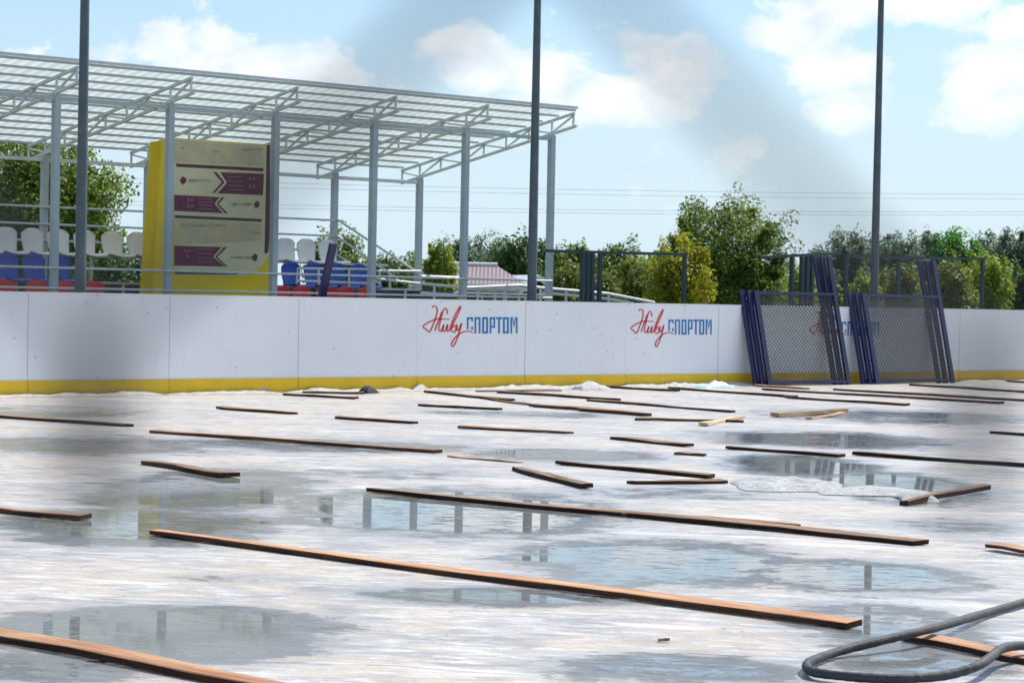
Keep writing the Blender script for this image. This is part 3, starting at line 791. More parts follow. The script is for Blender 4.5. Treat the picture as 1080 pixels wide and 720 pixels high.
PL = [
 (-45,438,134,450,'long dark plank cut by the left photo edge, the one nearer the boards',dict(mat='wood_dark',th=.045)),
 (228,431.5,305,437,'short dark plank lying alone left of centre in front of the yellow kick strip',dict(mat='wood_dark',th=.045)),
 (352,441.5,433,447,'short dark plank right of the black cloth lump, above the long thin plank',dict(mat='wood_dark',th=.045)),
 (160,456.5,458,478,'very long thin brown plank in the middle distance left of centre',dict(mat='wood',th=.045)),
 (149,490,237,504,'short wide brown plank tilted to the right below the long thin plank on the left',dict(mat='wood',th=.045,w=.16)),
 (-60,536,86,549,'plank end poking in from the left edge beside a puddle',dict(mat='wood',th=.04)),
 (154,564,892,664,'longest foreground plank with orange sunlit top crossing the centre',dict(mat='wood_orange',th=.038,w=.13)),
 (388,519,968,576,'long dark brown plank crossing the middle from centre left to the right',dict(mat='wood_dark',th=.040,w=.12)),
 (655,545,838,557,'thin lath lying along the far side of the long dark middle plank',dict(mat='wood',th=.035,w=.06)),
 (-50,669,300,735,'orange brown plank in the bottom left corner',dict(mat='wood_orange',th=.040,w=.13)),
 (950,676,1110,706,'orange plank running under the black hose at bottom right',dict(mat='wood_orange',th=.035,w=.12)),
 (1038,580,1120,592,'reddish plank with a split pointed end at the right edge above the hose',dict(mat='wood_orange',th=.03,w=.12,lift=.012)),
 (900,480,1110,495,'long dark plank right of the film heap reaching the right edge',dict(mat='wood_dark',th=.05)),
 (763,473.5,886,482,'dark plank directly above the white film heap with white scraps along it',dict(mat='wood_dark',th=.042)),
 (586,490,745,504.5,'dark plank in mid floor pointing at the white film heap',dict(mat='wood_dark',th=.042)),
 (668,511,764,510,'dark stubby plank touching the left end of the white film heap',dict(mat='wood_dark',th=.035)),
 (541,496,610,515.5,'short splintered plank lying steeply just right of picture centre',dict(mat='wood_dark',th=.045,w=.10)),
 (644,463,720,471.5,'short dark plank between the blue lettering and the film heap',dict(mat='wood_dark',th=.042)),
 (710,479.5,741,481,'tiny dark plank offcut above the stubby plank',dict(mat='wood_dark',th=.03)),
 (480,452,601,457.5,'slim reddish plank at picture centre left of the short dark plank',dict(mat='wood',th=.038)),
 (468,482,548,488,'thin lath half in a puddle, below the slim reddish plank',dict(mat='wood',th=.014,w=.08)),
 (443,428.5,524,432.5,'dark plank below the first red slogan',dict(mat='wood_dark',th=.045)),
 (301,417,373,421,'dark plank just left of the black cloth lump near the boards',dict(mat='wood_dark',th=.045)),
 (318,414.5,383,416,'reddish thin plank against the kick strip behind the black cloth lump',dict(mat='wood',th=.045,w=.08)),
 (446,414,537,423.5,'dark plank below the left end of the first slogan next to the pale lath',dict(mat='wood_dark',th=.045)),
 (510,421,562,428.5,'curved brown lath end joining the thick brown plank below the first slogan',dict(mat='wood',th=.03,w=.05)),
 (559,429,634,434.5,'thick brown plank with tan top, left one of an overlapping pair',dict(mat='wood',th=.055,w=.14)),
 (610,433.5,678,439,'thick brown plank with tan top, right one of an overlapping pair',dict(mat='wood',th=.06,w=.14)),
 (524,414.5,650,422.5,'long dark plank near the boards between the two full slogans',dict(mat='wood_dark',th=.05)),
 (618,423,770,435,'long dark plank below the second slogan pointing right',dict(mat='wood_dark',th=.042)),
 (630,408.5,712,413,'plank close to the kick strip under the second slogan, white film behind it',dict(mat='wood_dark',th=.05)),
 (704,410,835,419.5,'dark plank starting by the pale blue bag and running toward the left mesh stack',dict(mat='wood_dark',th=.05)),
 (827,420,953,428,'dark plank in front of the left mesh stack, nearest the pale blocks',dict(mat='wood_dark',th=.05)),
 (803,411.5,1055,426,'very long dark plank passing in front of both mesh panel stacks',dict(mat='wood_dark',th=.05)),
 (876,411.5,1110,425,'long dark plank under the right mesh stack reaching the right edge, middle of three there',dict(mat='wood_dark',th=.05)),
 (958,406.5,1110,416,'dark plank from the foot of the right mesh stack to the right edge',dict(mat='wood_dark',th=.05)),
 (1020,399.5,1110,406,'dark plank by the kick strip right of the mesh stacks',dict(mat='wood_dark',th=.05)),
 (672,443.5,784,445.5,'slim dark plank partly under a small pale block, below the second slogan',dict(mat='wood_dark',th=.04)),
 (748,449.5,786,441,'small pale timber block lying across a slim dark plank',dict(mat='wood_pale',th=.05,w=.12,lift=.0)),
 (824,440,893,434.5,'larger of two pale tan timber blocks in front of the left mesh stack',dict(mat='wood_pale',th=.075,w=.14)),
 (856,442.5,893,437,'pale tan timber offcut leaning along the larger pale block',dict(mat='wood_pale',th=.04,w=.08)),
 (1046,457,1110,462,'dark plank end at the right edge level with the upper puddle',dict(mat='wood_dark',th=.045)),
 (957,533,1046,520,'splintered pale plank with a dark end tangled in film at the right',dict(mat='wood',th=.05,w=.08,tip=.02)),
 (450,411.5,562,406.5,'pale pinkish lath propped against the yellow kick strip under the first slogan',dict(mat='wood_pale',th=.035,w=.05,tip=.09)),
 (505,413.5,590,412.5,'dark broken lath among film scraps below the gap after the first slogan',dict(mat='wood_dark',th=.03,w=.07)),
 (795,407.5,848,410.5,'short reddish plank at the foot of the left mesh stack',dict(mat='wood',th=.04)),
]
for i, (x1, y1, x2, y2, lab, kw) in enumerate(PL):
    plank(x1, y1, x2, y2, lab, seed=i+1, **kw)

# ------------------------------------------------------------------ hose
hp = [(1125,620),(1085,633),(1040,646),(985,662),(930,675),(885,686.5),(858,696),(850.5,702),(858,708),(885,712),(920,714.5),(960,715),(1000,711),(1028,703),(1043,694),(1056,684),(1074,680.5),(1110,681)]
pts = []
for i, q in enumerate(hp):
    p = G(q[0], q[1], .024)
    pts.append((p.x, p.y, .024))
for i in (12, 13, 14, 15, 16, 17):
    q = hp[i]; z = (.03, .05, .062, .064, .06, .04)[i-12]; p = G(q[0], q[1], z); pts[i] = (p.x, p.y, z)
for i in (3, 4):
    q = hp[i]; z = .058 if i == 3 else .045; p = G(q[0], q[1], z); pts[i] = (p.x, p.y, z)
m = MB(); sp_ = smooth_path(pts, 9); m.tube(sp_, [.0162 + .0006*math.sin(q*1.9) + .0006*math.sin(q*.37) for q in range(len(sp_))], 16)
tag(m.build('hose', M['rubber'], origin=(pts[7][0], pts[7][1], 0)), 'thick grey black rubber hose looped on the wet floor at bottom right', 'hose')

# ------------------------------------------------------------------ plastic film heaps and scraps
def heap(name, cx, cy, lx, ly, hz, label, cat, mat='film', seed=1, rz=0.0, group=None, rough=1.0):
    nx, ny = 60, 22
    c = G(cx, cy); vs = []
    for j in range(ny):
        for i in range(nx):
            u = -1 + 2*i/(nx-1); v = -1 + 2*j/(ny-1)
            x = u*lx; y = v*ly
            e = max(0, 1 - u*u)**.6 * max(0, 1 - v*v)**.6
            q = Vector((x*2.3+seed*7, y*4+seed, seed*3.1))
            n = noise.fractal(q, 1.0, 2.0, 5)
            rid = 1 - abs(noise.noise(q*1.7))*1.6
            z = e*hz*(.45 + .5*rid*rough + .45*n)
            wob = noise.noise(Vector((x*3, y*3, seed)))*.06
            vs.append((x + wob, y*(1+.35*noise.noise(Vector((x*2, 0, seed)))) + wob, max(.002, z)))
    fs = [(j*nx+i, j*nx+i+1, (j+1)*nx+i+1, (j+1)*nx+i) for j in range(ny-1) for i in range(nx-1)]
    m = MB(); m.add(vs, fs, False); me = m.mesh(name); me.materials.append(M[mat])
    o = bpy.data.objects.new(name, me); link(o); o.location = (c.x, c.y, .002); o.rotation_euler = (0, 0, rz)
    return tag(o, label, cat, group)
RZ = math.atan2(RT2[1], RT2[0])          # heaps lie across the view
heap('plastic_film', 832, 513, .36, .46, .07, 'largest heap of crumpled white plastic film right of centre on the puddles', 'plastic film', seed=2, rz=RZ, group='crumpled plastic film')
heap('plastic_film', 925, 520, .38, .24, .04, 'low wrinkled strip of white film joining the large heap to the splintered plank', 'plastic film', seed=5, rz=RZ-.05, group='crumpled plastic film')
heap('plastic_film', 968, 527, .14, .2, .07, 'small bunch of creamy film wrapped round the splintered pale plank', 'plastic film', seed=9, rz=RZ, group='crumpled plastic film')
def film_strip(x0, x1, label, seed, hz=.07):
    a = P(x0, 410, BOARD-.03).x; b_ = P(x1, 410, BOARD-.03).x
    n = int((b_-a)/.045); ny = 9; vs = []
    for j in range(ny):
        v = j/(ny-1)
        for i in range(n+1):
            x = a + (b_-a)*i/n
            e = min(1, i/6, (n-i)/6)
            h = hz*.72*max(0.10, .50 + 1.0*noise.fractal(Vector((x*.9, seed, 0)), 1, 2, 4))
            z = h*e*math.sin(math.pi*min(1, v*.62+.0))**.8*(1+.6*noise.noise(Vector((x*9, v*5, seed)))) 
            y = BOARD-.055-(1-v)*(.26+.12*noise.noise(Vector((x*1.3, 3, seed)))) 
            vs.append((x, y, .003+max(0, z)))
    k = n+1
    m = MB(); m.add(vs, [(j*k+i, j*k+i+1, (j+1)*k+i+1, (j+1)*k+i) for j in range(ny-1) for i in range(n)], False)
    o = m.build('plastic_film', M['film'], origin=(a, BOARD-.2, 0))
    return tag(o, label, 'plastic film', 'crumpled plastic film')
film_strip(-40, 168, 'ruffled white film along the foot of the boards under the left seats', 1, .075)
film_strip(172, 292, 'ruffled white film along the boards below the yellow banner', 2, .06)
film_strip(298, 436, 'ruffled white film along the boards beside the black cloth lump', 3, .075)
film_strip(440, 640, 'ruffled white film along the boards below the first slogan', 4, .085)
film_strip(644, 792, 'ruffled white film along the boards below the second slogan', 5, .09)
film_strip(1008, 1100, 'ruffled white film along the boards right of the mesh stacks', 6, .06)
heap('plastic_film', 272, 413.5, .13, .12, .11, 'small upright tuft of white film by the kick strip below the banner', 'plastic film', seed=12, rz=0, group='crumpled plastic film')
heap('plastic_film', 622, 410.5, .26, .16, .10, 'rounded white film bunch by the boards between the two full slogans', 'plastic film', seed=13, rz=0, group='crumpled plastic film')
heap('plastic_film', 443, 411.5, .12, .12, .10, 'small white film tuft at the left seam of the first slogan panel', 'plastic film', seed=14, rz=0, group='crumpled plastic film')
heap('plastic_bag', 141, 415, .22, .16, .15, 'grey white plastic bag slumped against the kick strip at the left', 'plastic bag', 'bag_grey', 15)
heap('plastic_bag', 752, 408.5, .34, .16, .10, 'pale blue and white plastic bag by the boards left of the mesh stacks', 'plastic bag', 'bag_blue', 16)
heap('cloth_lump', 388, 414.5, .13, .10, .15, 'crumpled black cloth lump at the foot of the boards', 'cloth', 'black_cloth', 17, rz=.3)
for (x, y, l, lab) in ((700, 677, .022, 'tiny dark wood chip on the pale floor in the bottom centre'), (84, 416.5, .09, 'small reddish brown wood scrap near the grey white bag')):
    p = G(x, y); m = MB(); m.bar((p.x-l*RT2[0], p.y-l*RT2[1], .008), (p.x+l*RT2[0], p.y+l*RT2[1], .012), .012, .01)
    tag(m.build('wood_chip', M['wood_dark'], origin=(p.x, p.y, 0)), lab, 'wood chip')

# ------------------------------------------------------------------ vegetation
def crown(name, seed, rx, ry, z0, z1, nleaf, leaf, mat, lobes=26, spiky=0.0, cone=0.0, gap=0.25):
    rng = np.random.default_rng(seed)
    hz = (z1-z0)/2; zc = (z0+z1)/2
    # clump centres through the crown, most of them near its surface
    d = rng.normal(size=(lobes, 3)); d /= np.linalg.norm(d, axis=1)[:, None]
    rad = rng.uniform(.10, .90, lobes)**.6
    cen = d*rad[:, None]
    size = rng.uniform(.14, .34, lobes)*(26/lobes)**.15
    pick = rng.choice(lobes, nleaf, p=size**2/np.sum(size**2))
    off = rng.normal(size=(nleaf, 3)); off /= np.linalg.norm(off, axis=1)[:, None]
    off *= (rng.uniform(0, 1, nleaf)**.42)[:, None]*size[pick][:, None]
    p = cen[pick] + off
    # the rest of the leaves fill an uneven solid crown
    un = rng.uniform(0, 1, nleaf) < .62
    dd = rng.normal(size=(nleaf, 3)); dd /= np.linalg.norm(dd, axis=1)[:, None]
    ph = rng.uniform(0, 6.28, 6); bumpy = np.ones(nleaf)
    for q in range(6):
        ax = rng.normal(size=3); ax /= np.linalg.norm(ax)
        bumpy += .12*np.sin(dd @ ax*(3.5+2.2*q) + ph[q])
    up = dd*(rng.uniform(.05, 1, nleaf)**.45*.90*bumpy)[:, None]
    p[un] = up[un]; off[un] = dd[un]
    if spiky:
        k = rng.uniform(0, 1, nleaf) < .16
        tips = rng.choice(lobes, 14); 
        tp = cen[tips]; tp = tp/np.maximum(.3, np.linalg.norm(tp, axis=1))[:, None]
        ti = rng.choice(14, k.sum())
        s = rng.uniform(0, 1, k.sum())
        p[k] = tp[ti]*(.8 + .1*s[:, None]) + np.stack([rng.normal(0, .035, k.sum()), rng.normal(0, .035, k.sum()), s*spiky], -1)
    if cone:
        sc = 1 - cone*np.clip((p[:, 2]+1)/2, 0, 1)
        p[:, 0] *= sc; p[:, 1] *= sc
    p = p*np.array([rx, ry, hz]) + np.array([0, 0, zc])
    p[:, 2] = np.maximum(p[:, 2], .05)
    nrm = off/np.maximum(1e-6, np.linalg.norm(off, axis=1))[:, None]*.7 + rng.normal(size=(nleaf, 3))*.6 + np.array([0, 0, .35])
    nrm /= np.linalg.norm(nrm, axis=1)[:, None]
    t = np.cross(nrm, rng.normal(size=(nleaf, 3))); t /= np.linalg.norm(t, axis=1)[:, None]
    b2 = np.cross(nrm, t)
    L = (leaf*rng.uniform(.6, 1.25, nleaf))[:, None]; Wd = L*.55
    v = np.stack([p - t*L*.5, p + b2*Wd*.5 + nrm*L*.08, p + t*L*.5, p - b2*Wd*.5 + nrm*L*.08], 1).reshape(-1, 3)
    me = bpy.data.meshes.new(name)
    me.vertices.add(len(v)); me.vertices.foreach_set('co', v.astype(np.float32).ravel())
    li = np.arange(len(v), dtype=np.int32)
    me.loops.add(len(v)); me.loops.foreach_set('vertex_index', li)
    me.polygons.add(nleaf); me.polygons.foreach_set('loop_start', np.arange(0, len(v), 4, dtype=np.int32))
    me.update(calc_edges=True); me.materials.append(M[mat])
    return me, cen*np.array([rx, ry, hz]) + np.array([0, 0, zc])

def tree(name, px, halfpx, ytop, dist, label, cat, mat, nleaf=9000, leaf=.11, z0=0.3, group='trees behind the rink', seed=1, **kw):
    base = D(px, HOR + (px-540)*.0195, dist)
    top = D(px, ytop, dist)
    rx = halfpx*dist/FPX*(1.18 if dist > 100 else 1.08)
    nleaf = int(nleaf*(1.5 if dist > 100 else 1.2))
    ht = top.z
    t = empty(name, (base.x, base.y, -.06), label, cat, group)
    me, cen = crown('crown', seed, rx, rx*.9, z0, ht, nleaf, leaf, mat, **kw)
    o = bpy.data.objects.new('crown', me); link(o, t)
    m = MB(); zc = (z0+ht)/2
    tr = max(.05, rx*.055)
    m.tube([(0,0,0),(.03*rx,0,zc*.5),(0,.04*rx,zc),(.03*rx,0,ht*.86)], [tr, tr*.8, tr*.5, tr*.15], 8)
    for k in range(0, min(12, len(cen))):
        c = cen[k]; zb = min(zc*.4 + .3*abs(c[2])*.5, c[2]*.8)
        m.tube([(0,0,zb), (c[0]*.5, c[1]*.5, zb+(c[2]-zb)*.65), tuple(c)], [tr*.45, tr*.28, tr*.08], 5)
    me2 = m.mesh('trunk'); me2.materials.append(M['bark']); o = bpy.data.objects.new('trunk', me2); link(o, t)
    return t

T = tree
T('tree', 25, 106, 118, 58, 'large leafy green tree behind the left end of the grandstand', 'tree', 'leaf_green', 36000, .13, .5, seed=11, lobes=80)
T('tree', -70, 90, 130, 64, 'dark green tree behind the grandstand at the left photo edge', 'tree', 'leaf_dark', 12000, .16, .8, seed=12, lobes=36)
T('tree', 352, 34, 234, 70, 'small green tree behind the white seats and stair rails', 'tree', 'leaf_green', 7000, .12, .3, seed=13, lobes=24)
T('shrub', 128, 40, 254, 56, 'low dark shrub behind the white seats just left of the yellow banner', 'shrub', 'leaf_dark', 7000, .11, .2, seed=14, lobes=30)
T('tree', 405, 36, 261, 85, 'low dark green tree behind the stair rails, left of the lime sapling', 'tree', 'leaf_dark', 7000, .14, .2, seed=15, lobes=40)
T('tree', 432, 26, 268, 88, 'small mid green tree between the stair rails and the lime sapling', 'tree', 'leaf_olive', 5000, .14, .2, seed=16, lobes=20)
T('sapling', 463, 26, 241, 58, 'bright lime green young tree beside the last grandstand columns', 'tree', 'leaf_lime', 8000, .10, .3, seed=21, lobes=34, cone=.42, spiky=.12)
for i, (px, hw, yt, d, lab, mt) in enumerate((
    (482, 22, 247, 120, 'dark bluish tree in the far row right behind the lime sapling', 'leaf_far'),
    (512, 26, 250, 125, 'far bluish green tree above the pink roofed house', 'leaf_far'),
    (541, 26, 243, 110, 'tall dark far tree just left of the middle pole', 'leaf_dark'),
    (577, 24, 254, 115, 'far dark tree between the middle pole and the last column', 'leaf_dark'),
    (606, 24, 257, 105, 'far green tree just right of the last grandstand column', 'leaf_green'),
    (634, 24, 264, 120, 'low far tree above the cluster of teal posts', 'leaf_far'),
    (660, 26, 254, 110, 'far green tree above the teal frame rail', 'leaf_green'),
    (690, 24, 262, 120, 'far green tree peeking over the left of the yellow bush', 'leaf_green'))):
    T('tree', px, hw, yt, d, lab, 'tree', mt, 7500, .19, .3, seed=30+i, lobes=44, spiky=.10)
for i, (px, hw, yt, lab, mt) in enumerate((
    (596, 26, 272, 'olive bush behind the last column below the far tree', 'leaf_olive'),
    (632, 28, 274, 'olive green bush behind the cluster of teal posts', 'leaf_olive'),
    (672, 28, 270, 'green and yellow bush inside the teal frame', 'leaf_olive'))):
    T('shrub', px, hw, yt, 66+2*i, lab, 'shrub', mt, 7000, .12, .1, 'bushes behind the rink', seed=50+i, lobes=40)
T('shrub', 716, 36, 243, 58, 'yellow leaved bush at the corner of the teal frame', 'shrub', 'leaf_yellow', 9000, .11, .1, 'bushes behind the rink', seed=60, lobes=44)
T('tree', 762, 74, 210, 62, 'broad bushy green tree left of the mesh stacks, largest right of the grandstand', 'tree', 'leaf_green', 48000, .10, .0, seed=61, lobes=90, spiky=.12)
T('shrub', 842, 28, 270, 70, 'green bush behind the teal frame above the left mesh stack', 'shrub', 'leaf_lime', 5000, .12, .1, 'bushes behind the rink', seed=62, lobes=20)
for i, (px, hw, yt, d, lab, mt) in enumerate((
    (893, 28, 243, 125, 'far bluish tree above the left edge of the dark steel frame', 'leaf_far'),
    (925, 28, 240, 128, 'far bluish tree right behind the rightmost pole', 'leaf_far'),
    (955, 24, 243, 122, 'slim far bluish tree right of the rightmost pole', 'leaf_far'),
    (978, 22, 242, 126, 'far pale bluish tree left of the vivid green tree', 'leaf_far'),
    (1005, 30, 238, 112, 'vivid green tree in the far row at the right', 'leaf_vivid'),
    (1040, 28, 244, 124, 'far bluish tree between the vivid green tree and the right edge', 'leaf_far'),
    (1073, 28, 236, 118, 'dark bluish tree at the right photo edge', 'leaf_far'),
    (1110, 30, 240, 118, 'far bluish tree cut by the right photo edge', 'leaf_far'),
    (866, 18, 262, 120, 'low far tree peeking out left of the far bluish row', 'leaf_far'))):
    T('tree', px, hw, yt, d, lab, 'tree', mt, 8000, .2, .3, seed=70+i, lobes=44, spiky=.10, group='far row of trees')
for i, (px, hw, yt, lab, mt) in enumerate((
    (908, 22, 286, 'small light green bush between the two mesh stacks', 'leaf_lime'),
    (950, 30, 276, 'olive bush behind the right mesh stack', 'leaf_olive'),
    (1002, 30, 272, 'olive yellow bush inside the right part of the dark steel frame', 'leaf_olive'),
    (1040, 28, 263, 'yellow green tall bush just right of the dark steel frame', 'leaf_lime'),
    (1078, 30, 275, 'dark green bush at the right edge above the boards', 'leaf_dark'))):
    T('shrub', px, hw, yt, 74+2*i, lab, 'shrub', mt, 7000, .13, .1, 'bushes behind the rink', seed=90+i, lobes=40)

# ------------------------------------------------------------------ houses
def house(px, dist, width, depth, eave, ridge, label, wallm, roofm, hip, rz, windows=3):
    b = D(px, HOR + (px-540)*.0195, dist)
    t = empty('house', (b.x, b.y, -.06), label, 'house', 'houses beyond the rink', rz)
    def part(name, mb, mat, par=t):
        me = mb.mesh(name); me.materials.append(M[mat]); o = bpy.data.objects.new(name, me); link(o, par); return o
    w, d = width/2, depth/2
    m = MB(); m.box((-w, -d, 0), (w, d, eave)); wl = part('wall', m, wallm)
    if not hip:
        m = MB(); m.add([(-w,-d,eave+.002),(w,-d,eave+.002),(0,-d,ridge-.1),(-w,-d+.15,eave+.002),(w,-d+.15,eave+.002),(0,-d+.15,ridge-.1)], [(0,1,2),(5,4,3),(0,2,5,3),(1,4,5,2),(0,3,4,1)]); part('gable', m, wallm)
    o_ = .35; hx = w*.45 if hip else 0
    m = MB()
    if hip:
        a = [(-w-o_,-d-o_,eave),(w+o_,-d-o_,eave),(w+o_,d+o_,eave),(-w-o_,d+o_,eave)]
        vs = a + [(-w+hx,0,ridge),(w-hx,0,ridge)]
        vs2 = [(x,y,z-.1) for x,y,z in vs]
        f = [(0,1,5,4),(1,2,5),(2,3,4,5),(3,0,4)]
        m.add(vs+vs2, f + [tuple(i+6 for i in q[::-1]) for q in f] + [(0,6,7,1),(1,7,8,2),(2,8,9,3),(3,9,6,0)])
        rf = part('roof', m, roofm)
        m = MB(); m.tube([(-w+hx,0,ridge+.04),(w-hx,0,ridge+.04)], .08, 8); part('ridge_cap', m, 'house_trim', rf)
        m = MB(); m.box((-w-o_,-d-o_-.03,eave-.22),(w+o_,-d-o_-.004,eave+.02)); part('eave_board', m, 'house_trim', rf)
    else:
        vs = [(-w-o_,-d-o_,eave-.2),(0,-d-o_,ridge),(w+o_,-d-o_,eave-.2),(-w-o_,d,eave-.2),(0,d,ridge),(w+o_,d,eave-.2)]
        vs2 = [(x,y,z+.09) for x,y,z in vs]
        f = [(0,1,4,3),(1,2,5,4)]
        m.add(vs+vs2, [q[::-1] for q in f] + [tuple(i+6 for i in q) for q in f] + [(0,6,7,1),(1,7,8,2),(0,3,9,6),(2,8,11,5),(3,4,10,9),(4,5,11,10)])
        rf = part('roof', m, roofm)
        m = MB()
        m.bar((-w-o_,-d-o_-.02,eave-.24),(0,-d-o_-.02,ridge-.03),.05,.18); m.bar((w+o_,-d-o_-.02,eave-.24),(0,-d-o_-.02,ridge-.03),.05,.18); part('gable_board', m, 'house_trim', rf)
    for i in range(windows):
        x = -w + width*(i+.5)/windows
        m = MB(); m.box((x-.5,-d-.04,eave*.38),(x+.5,-d+.02,eave*.86)); fr = part('window', m, 'house_trim')
        m = MB(); m.box((x-.42,-d-.046,eave*.38+.08),(x-.03,-d-.03,eave*.86-.08)); m.box((x+.03,-d-.046,eave*.38+.08),(x+.42,-d-.03,eave*.86-.08)); part('pane', m, 'glass', fr)
    return t
rzh = math.atan2(RT2[1], RT2[0])
house(497, 88, 3.4, 4.5, 1.75, 2.45, 'low pale house with a faded pink hipped roof seen between grandstand columns', 'house_wall', 'roof_tiles', True, rzh, 4)
house(552, 95, 1.5, 4.0, 1.55, 2.12, 'small red brown gabled shed with white roof edge beside the middle pole', 'shed_wall', 'house_trim', False, rzh+.25, 1)

# ------------------------------------------------------------------ power lines
ln = empty('power_line', tuple(D(540, 300, 150)), 'four thin overhead cables crossing the sky behind the trees', 'power line')
for (y0, y1) in ((186, 203), (191, 208), (211, 221), (215, 224)):
    a, b_ = D(-60, y0-4, 150), D(1180, y1+2, 165)
    pts = []
    for i in range(25):
        t = i/24; p = a.lerp(b_, t); p.z -= 1.0*4*t*(1-t)*.35; pts.append(p)
    m = MB(); m.tube(pts, .009, 5); m.build('cable', M['cable'], ln)

# ------------------------------------------------------------------ chain link fence the photograph looks through
FD = 0.137
kl, kr = D(100, 378, FD), D(1035, 396, FD)
fo = D(567, 387, FD)
PX_, PZ_ = (kr-kl).length, 950/FPX*FD
rt = Vector((RT2[0], RT2[1], 0)); fw = Vector((FW2[0], FW2[1], 0))
fen = empty('chain_link_fence', (fo.x, fo.y, 0), 'out of focus chain link fence right in front of the viewer', 'fence')
m = MB()
for i in range(-44, 44):
    pts = []
    for k in range(-23, 22):
        # each wire zigzags between two columns of knots, rounded where it hooks its neighbour
        sd = 1 if ((k + i) % 2 == 0) else -1
        z = fo.z + k*PZ_/2
        x = (i + .5)*PX_/2 + sd*PX_*.25
        if k < 0 or z > 2.1: continue
        if k == 0: pts.append(Vector((fo.x, fo.y, z - PZ_*.16)) + rt*(x + sd*.004*PX_) + fw*.001*sd)
        for dz, dx, dy in ((-.10, -.045, -.5), (0, .012, .0), (.10, -.045, .5)):
            if k == 0 and dz < 0: continue
            pts.append(Vector((fo.x, fo.y, z + dz*PZ_/2)) + rt*(x + sd*dx*PX_) + fw*(dy*.002*sd))
    m.tube(pts, [.0013, .0010] + [.00076]*(len(pts)-2), 6)
m.build('wire_mesh', M['fence_wire'], fen)
for k in (-1.45, 1.45):
    m = MB(); p = Vector((fo.x, fo.y, 0)) + rt*k + fw*.045; m.tube([p, p + Vector((0,0,2.2))], .03, 14); m.build('post', M['steel_grey'], fen)
for zz in (2.12,):
    m = MB(); p = Vector((fo.x, fo.y, zz)) + fw*.006; m.tube([p - rt*1.95, p + rt*1.95], .003, 6); m.build('line_wire', M['fence_wire'], fen)

# ------------------------------------------------------------------ sky and sun
w = bpy.data.worlds.new('World'); SC.world = w; w.use_nodes = True
nt = w.node_tree; bg = nt.nodes['Background']
SUN_EL = R(50); sx, sy = 0.998, 0.06
sky = nd(nt, 'ShaderNodeTexSky'); sky.sky_type = 'NISHITA'; sky.sun_disc = False
sky.sun_elevation = SUN_EL; sky.sun_rotation = math.atan2(sx, sy)
sky.air_density = 1.0; sky.dust_density = 1.2; sky.ozone_density = 1.5
dirv = coord(nt, 'Generated')
def dotn(vec):
    n = nd(nt, 'ShaderNodeVectorMath', operation='DOT_PRODUCT'); nt.links.new(dirv, n.inputs[0]); n.inputs[1].default_value = vec
    return n.outputs['Value']
uu = dotn((RT2[0], RT2[1], 0)); vv = dotn((0, 0, 1)); ff = dotn((FW2[0], FW2[1], 0))
cmb = nd(nt, 'ShaderNodeCombineXYZ'); nt.links.new(uu, cmb.inputs[0]); nt.links.new(mathn(nt, 'MULTIPLY', vv, 1.35), cmb.inputs[1]); nt.links.new(ff, cmb.inputs[2])
nb = noisen(nt, cmb.outputs[0], 30, 10, 0.62, 0.2)
nl = noisen(nt, cmb.outputs[0], 7, 4, 0.5)
acc = None
for (px, py, hx, hy, s) in ((270,85,120,48,1.0),(160,55,70,36,.8),(500,70,60,40,1.0),(560,85,60,45,.9),(450,110,60,25,.6),(720,75,60,38,.9),(640,110,90,30,.9),(870,80,60,30,.8),
                            (820,40,60,25,.8),(890,115,50,25,.8),(1030,90,50,50,1.0),(960,10,90,22,.9),(1060,40,60,30,.8),(860,15,70,20,.8),(30,100,60,30,.7),(700,160,120,25,.4),(1000,130,80,25,.5)):
    hc = HOR + (px-540)*.0195
    u0 = (px-540)/FPX; v0 = (hc-py)/FPX
    a = mathn(nt, 'MULTIPLY', mathn(nt, 'SUBTRACT', uu, u0), FPX/hx)
    b2 = mathn(nt, 'MULTIPLY', mathn(nt, 'SUBTRACT', vv, v0), FPX/hy)
    q = mathn(nt, 'ADD', mathn(nt, 'MULTIPLY', a, a), mathn(nt, 'MULTIPLY', b2, b2))
    e = mathn(nt, 'MULTIPLY', mathn(nt, 'POWER', 2.718, mathn(nt, 'MULTIPLY', q, -1.0)), s)
    acc = e if acc is None else mathn(nt, 'MAXIMUM', acc, e)
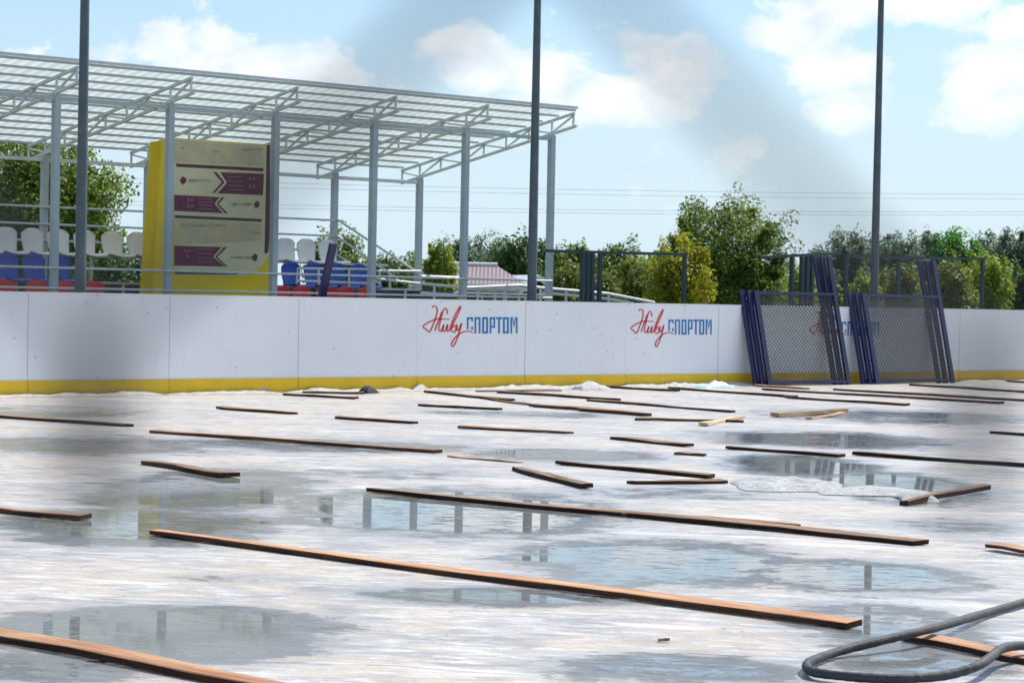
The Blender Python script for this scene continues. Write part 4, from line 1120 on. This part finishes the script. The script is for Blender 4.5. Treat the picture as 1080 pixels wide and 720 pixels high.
# clouds elsewhere in the sky come from the noise alone
els = ramp(nt, nl, [(0.50, 0.0), (0.66, 0.8)])
els = mathn(nt, 'MULTIPLY', els, ramp(nt, ff, [(0.90, 1.0), (0.97, 0.0)]))
acc = mathn(nt, 'MAXIMUM', acc, els)
cl = mathn(nt, 'ADD', acc, mathn(nt, 'MULTIPLY_ADD', nb, 2.2, -1.1))
mask = ramp(nt, cl, [(0.28, 0.0), (0.48, 0.6), (0.90, 1.0)])
mask = mathn(nt, 'MULTIPLY', mask, ramp(nt, vv, [(0.0, 0.0), (0.10, 1.0)]))
shade = noisen(nt, cmb.outputs[0], 40, 5, 0.6)
ccol = mixc(nt, ramp(nt, shade, [(0.35, 0.0), (0.62, 1.0)]), (5.3, 5.75, 6.25), (7.2, 7.1, 7.0))
skyc = nd(nt, 'ShaderNodeMix', data_type='RGBA', blend_type='MULTIPLY'); skyc.inputs[0].default_value = 1.0
nt.links.new(sky.outputs[0], skyc.inputs[6]); skyc.inputs[7].default_value = (0.60, 0.79, 0.95, 1)
hz_ = ramp(nt, vv, [(0.0, 0.95), (0.05, 0.80), (0.125, 0.34), (0.40, 0.05)])
hazed = mixc(nt, hz_, skyc.outputs[2], (4.5, 5.5, 6.25))
final = mixc(nt, mask, hazed, ccol)
nt.links.new(final, bg.inputs[0]); bg.inputs[1].default_value = 0.10

sl = bpy.data.lights.new('sun', 'SUN'); sl.energy = 3.9; sl.angle = R(0.55); sl.color = (1.0, 0.95, 0.87)
so = bpy.data.objects.new('sun', sl); link(so)
tosun = Vector((sx*math.cos(SUN_EL), sy*math.cos(SUN_EL), math.sin(SUN_EL)))
so.rotation_euler = tosun.to_track_quat('Z', 'Y').to_euler(); so.location = tosun*60

# ------------------------------------------------------------------ camera
cam = bpy.data.cameras.new('camera'); co = bpy.data.objects.new('camera', cam); link(co)
co.matrix_world = Matrix(((CR.x, CU.x, -CF.x, 0), (CR.y, CU.y, -CF.y, 0), (CR.z, CU.z, -CF.z, H), (0, 0, 0, 1)))
cam.sensor_width = 36; cam.lens = FPX*36/1080; cam.clip_start = 0.05; cam.clip_end = 3000
SC.camera = co
cam.dof.use_dof = True; cam.dof.focus_distance = 14.0; cam.dof.aperture_fstop = 85/6.4
vs_ = SC.view_settings
vs_.view_transform = 'Standard'; vs_.look = 'None'; vs_.gamma = 1; vs_.exposure = 0.70
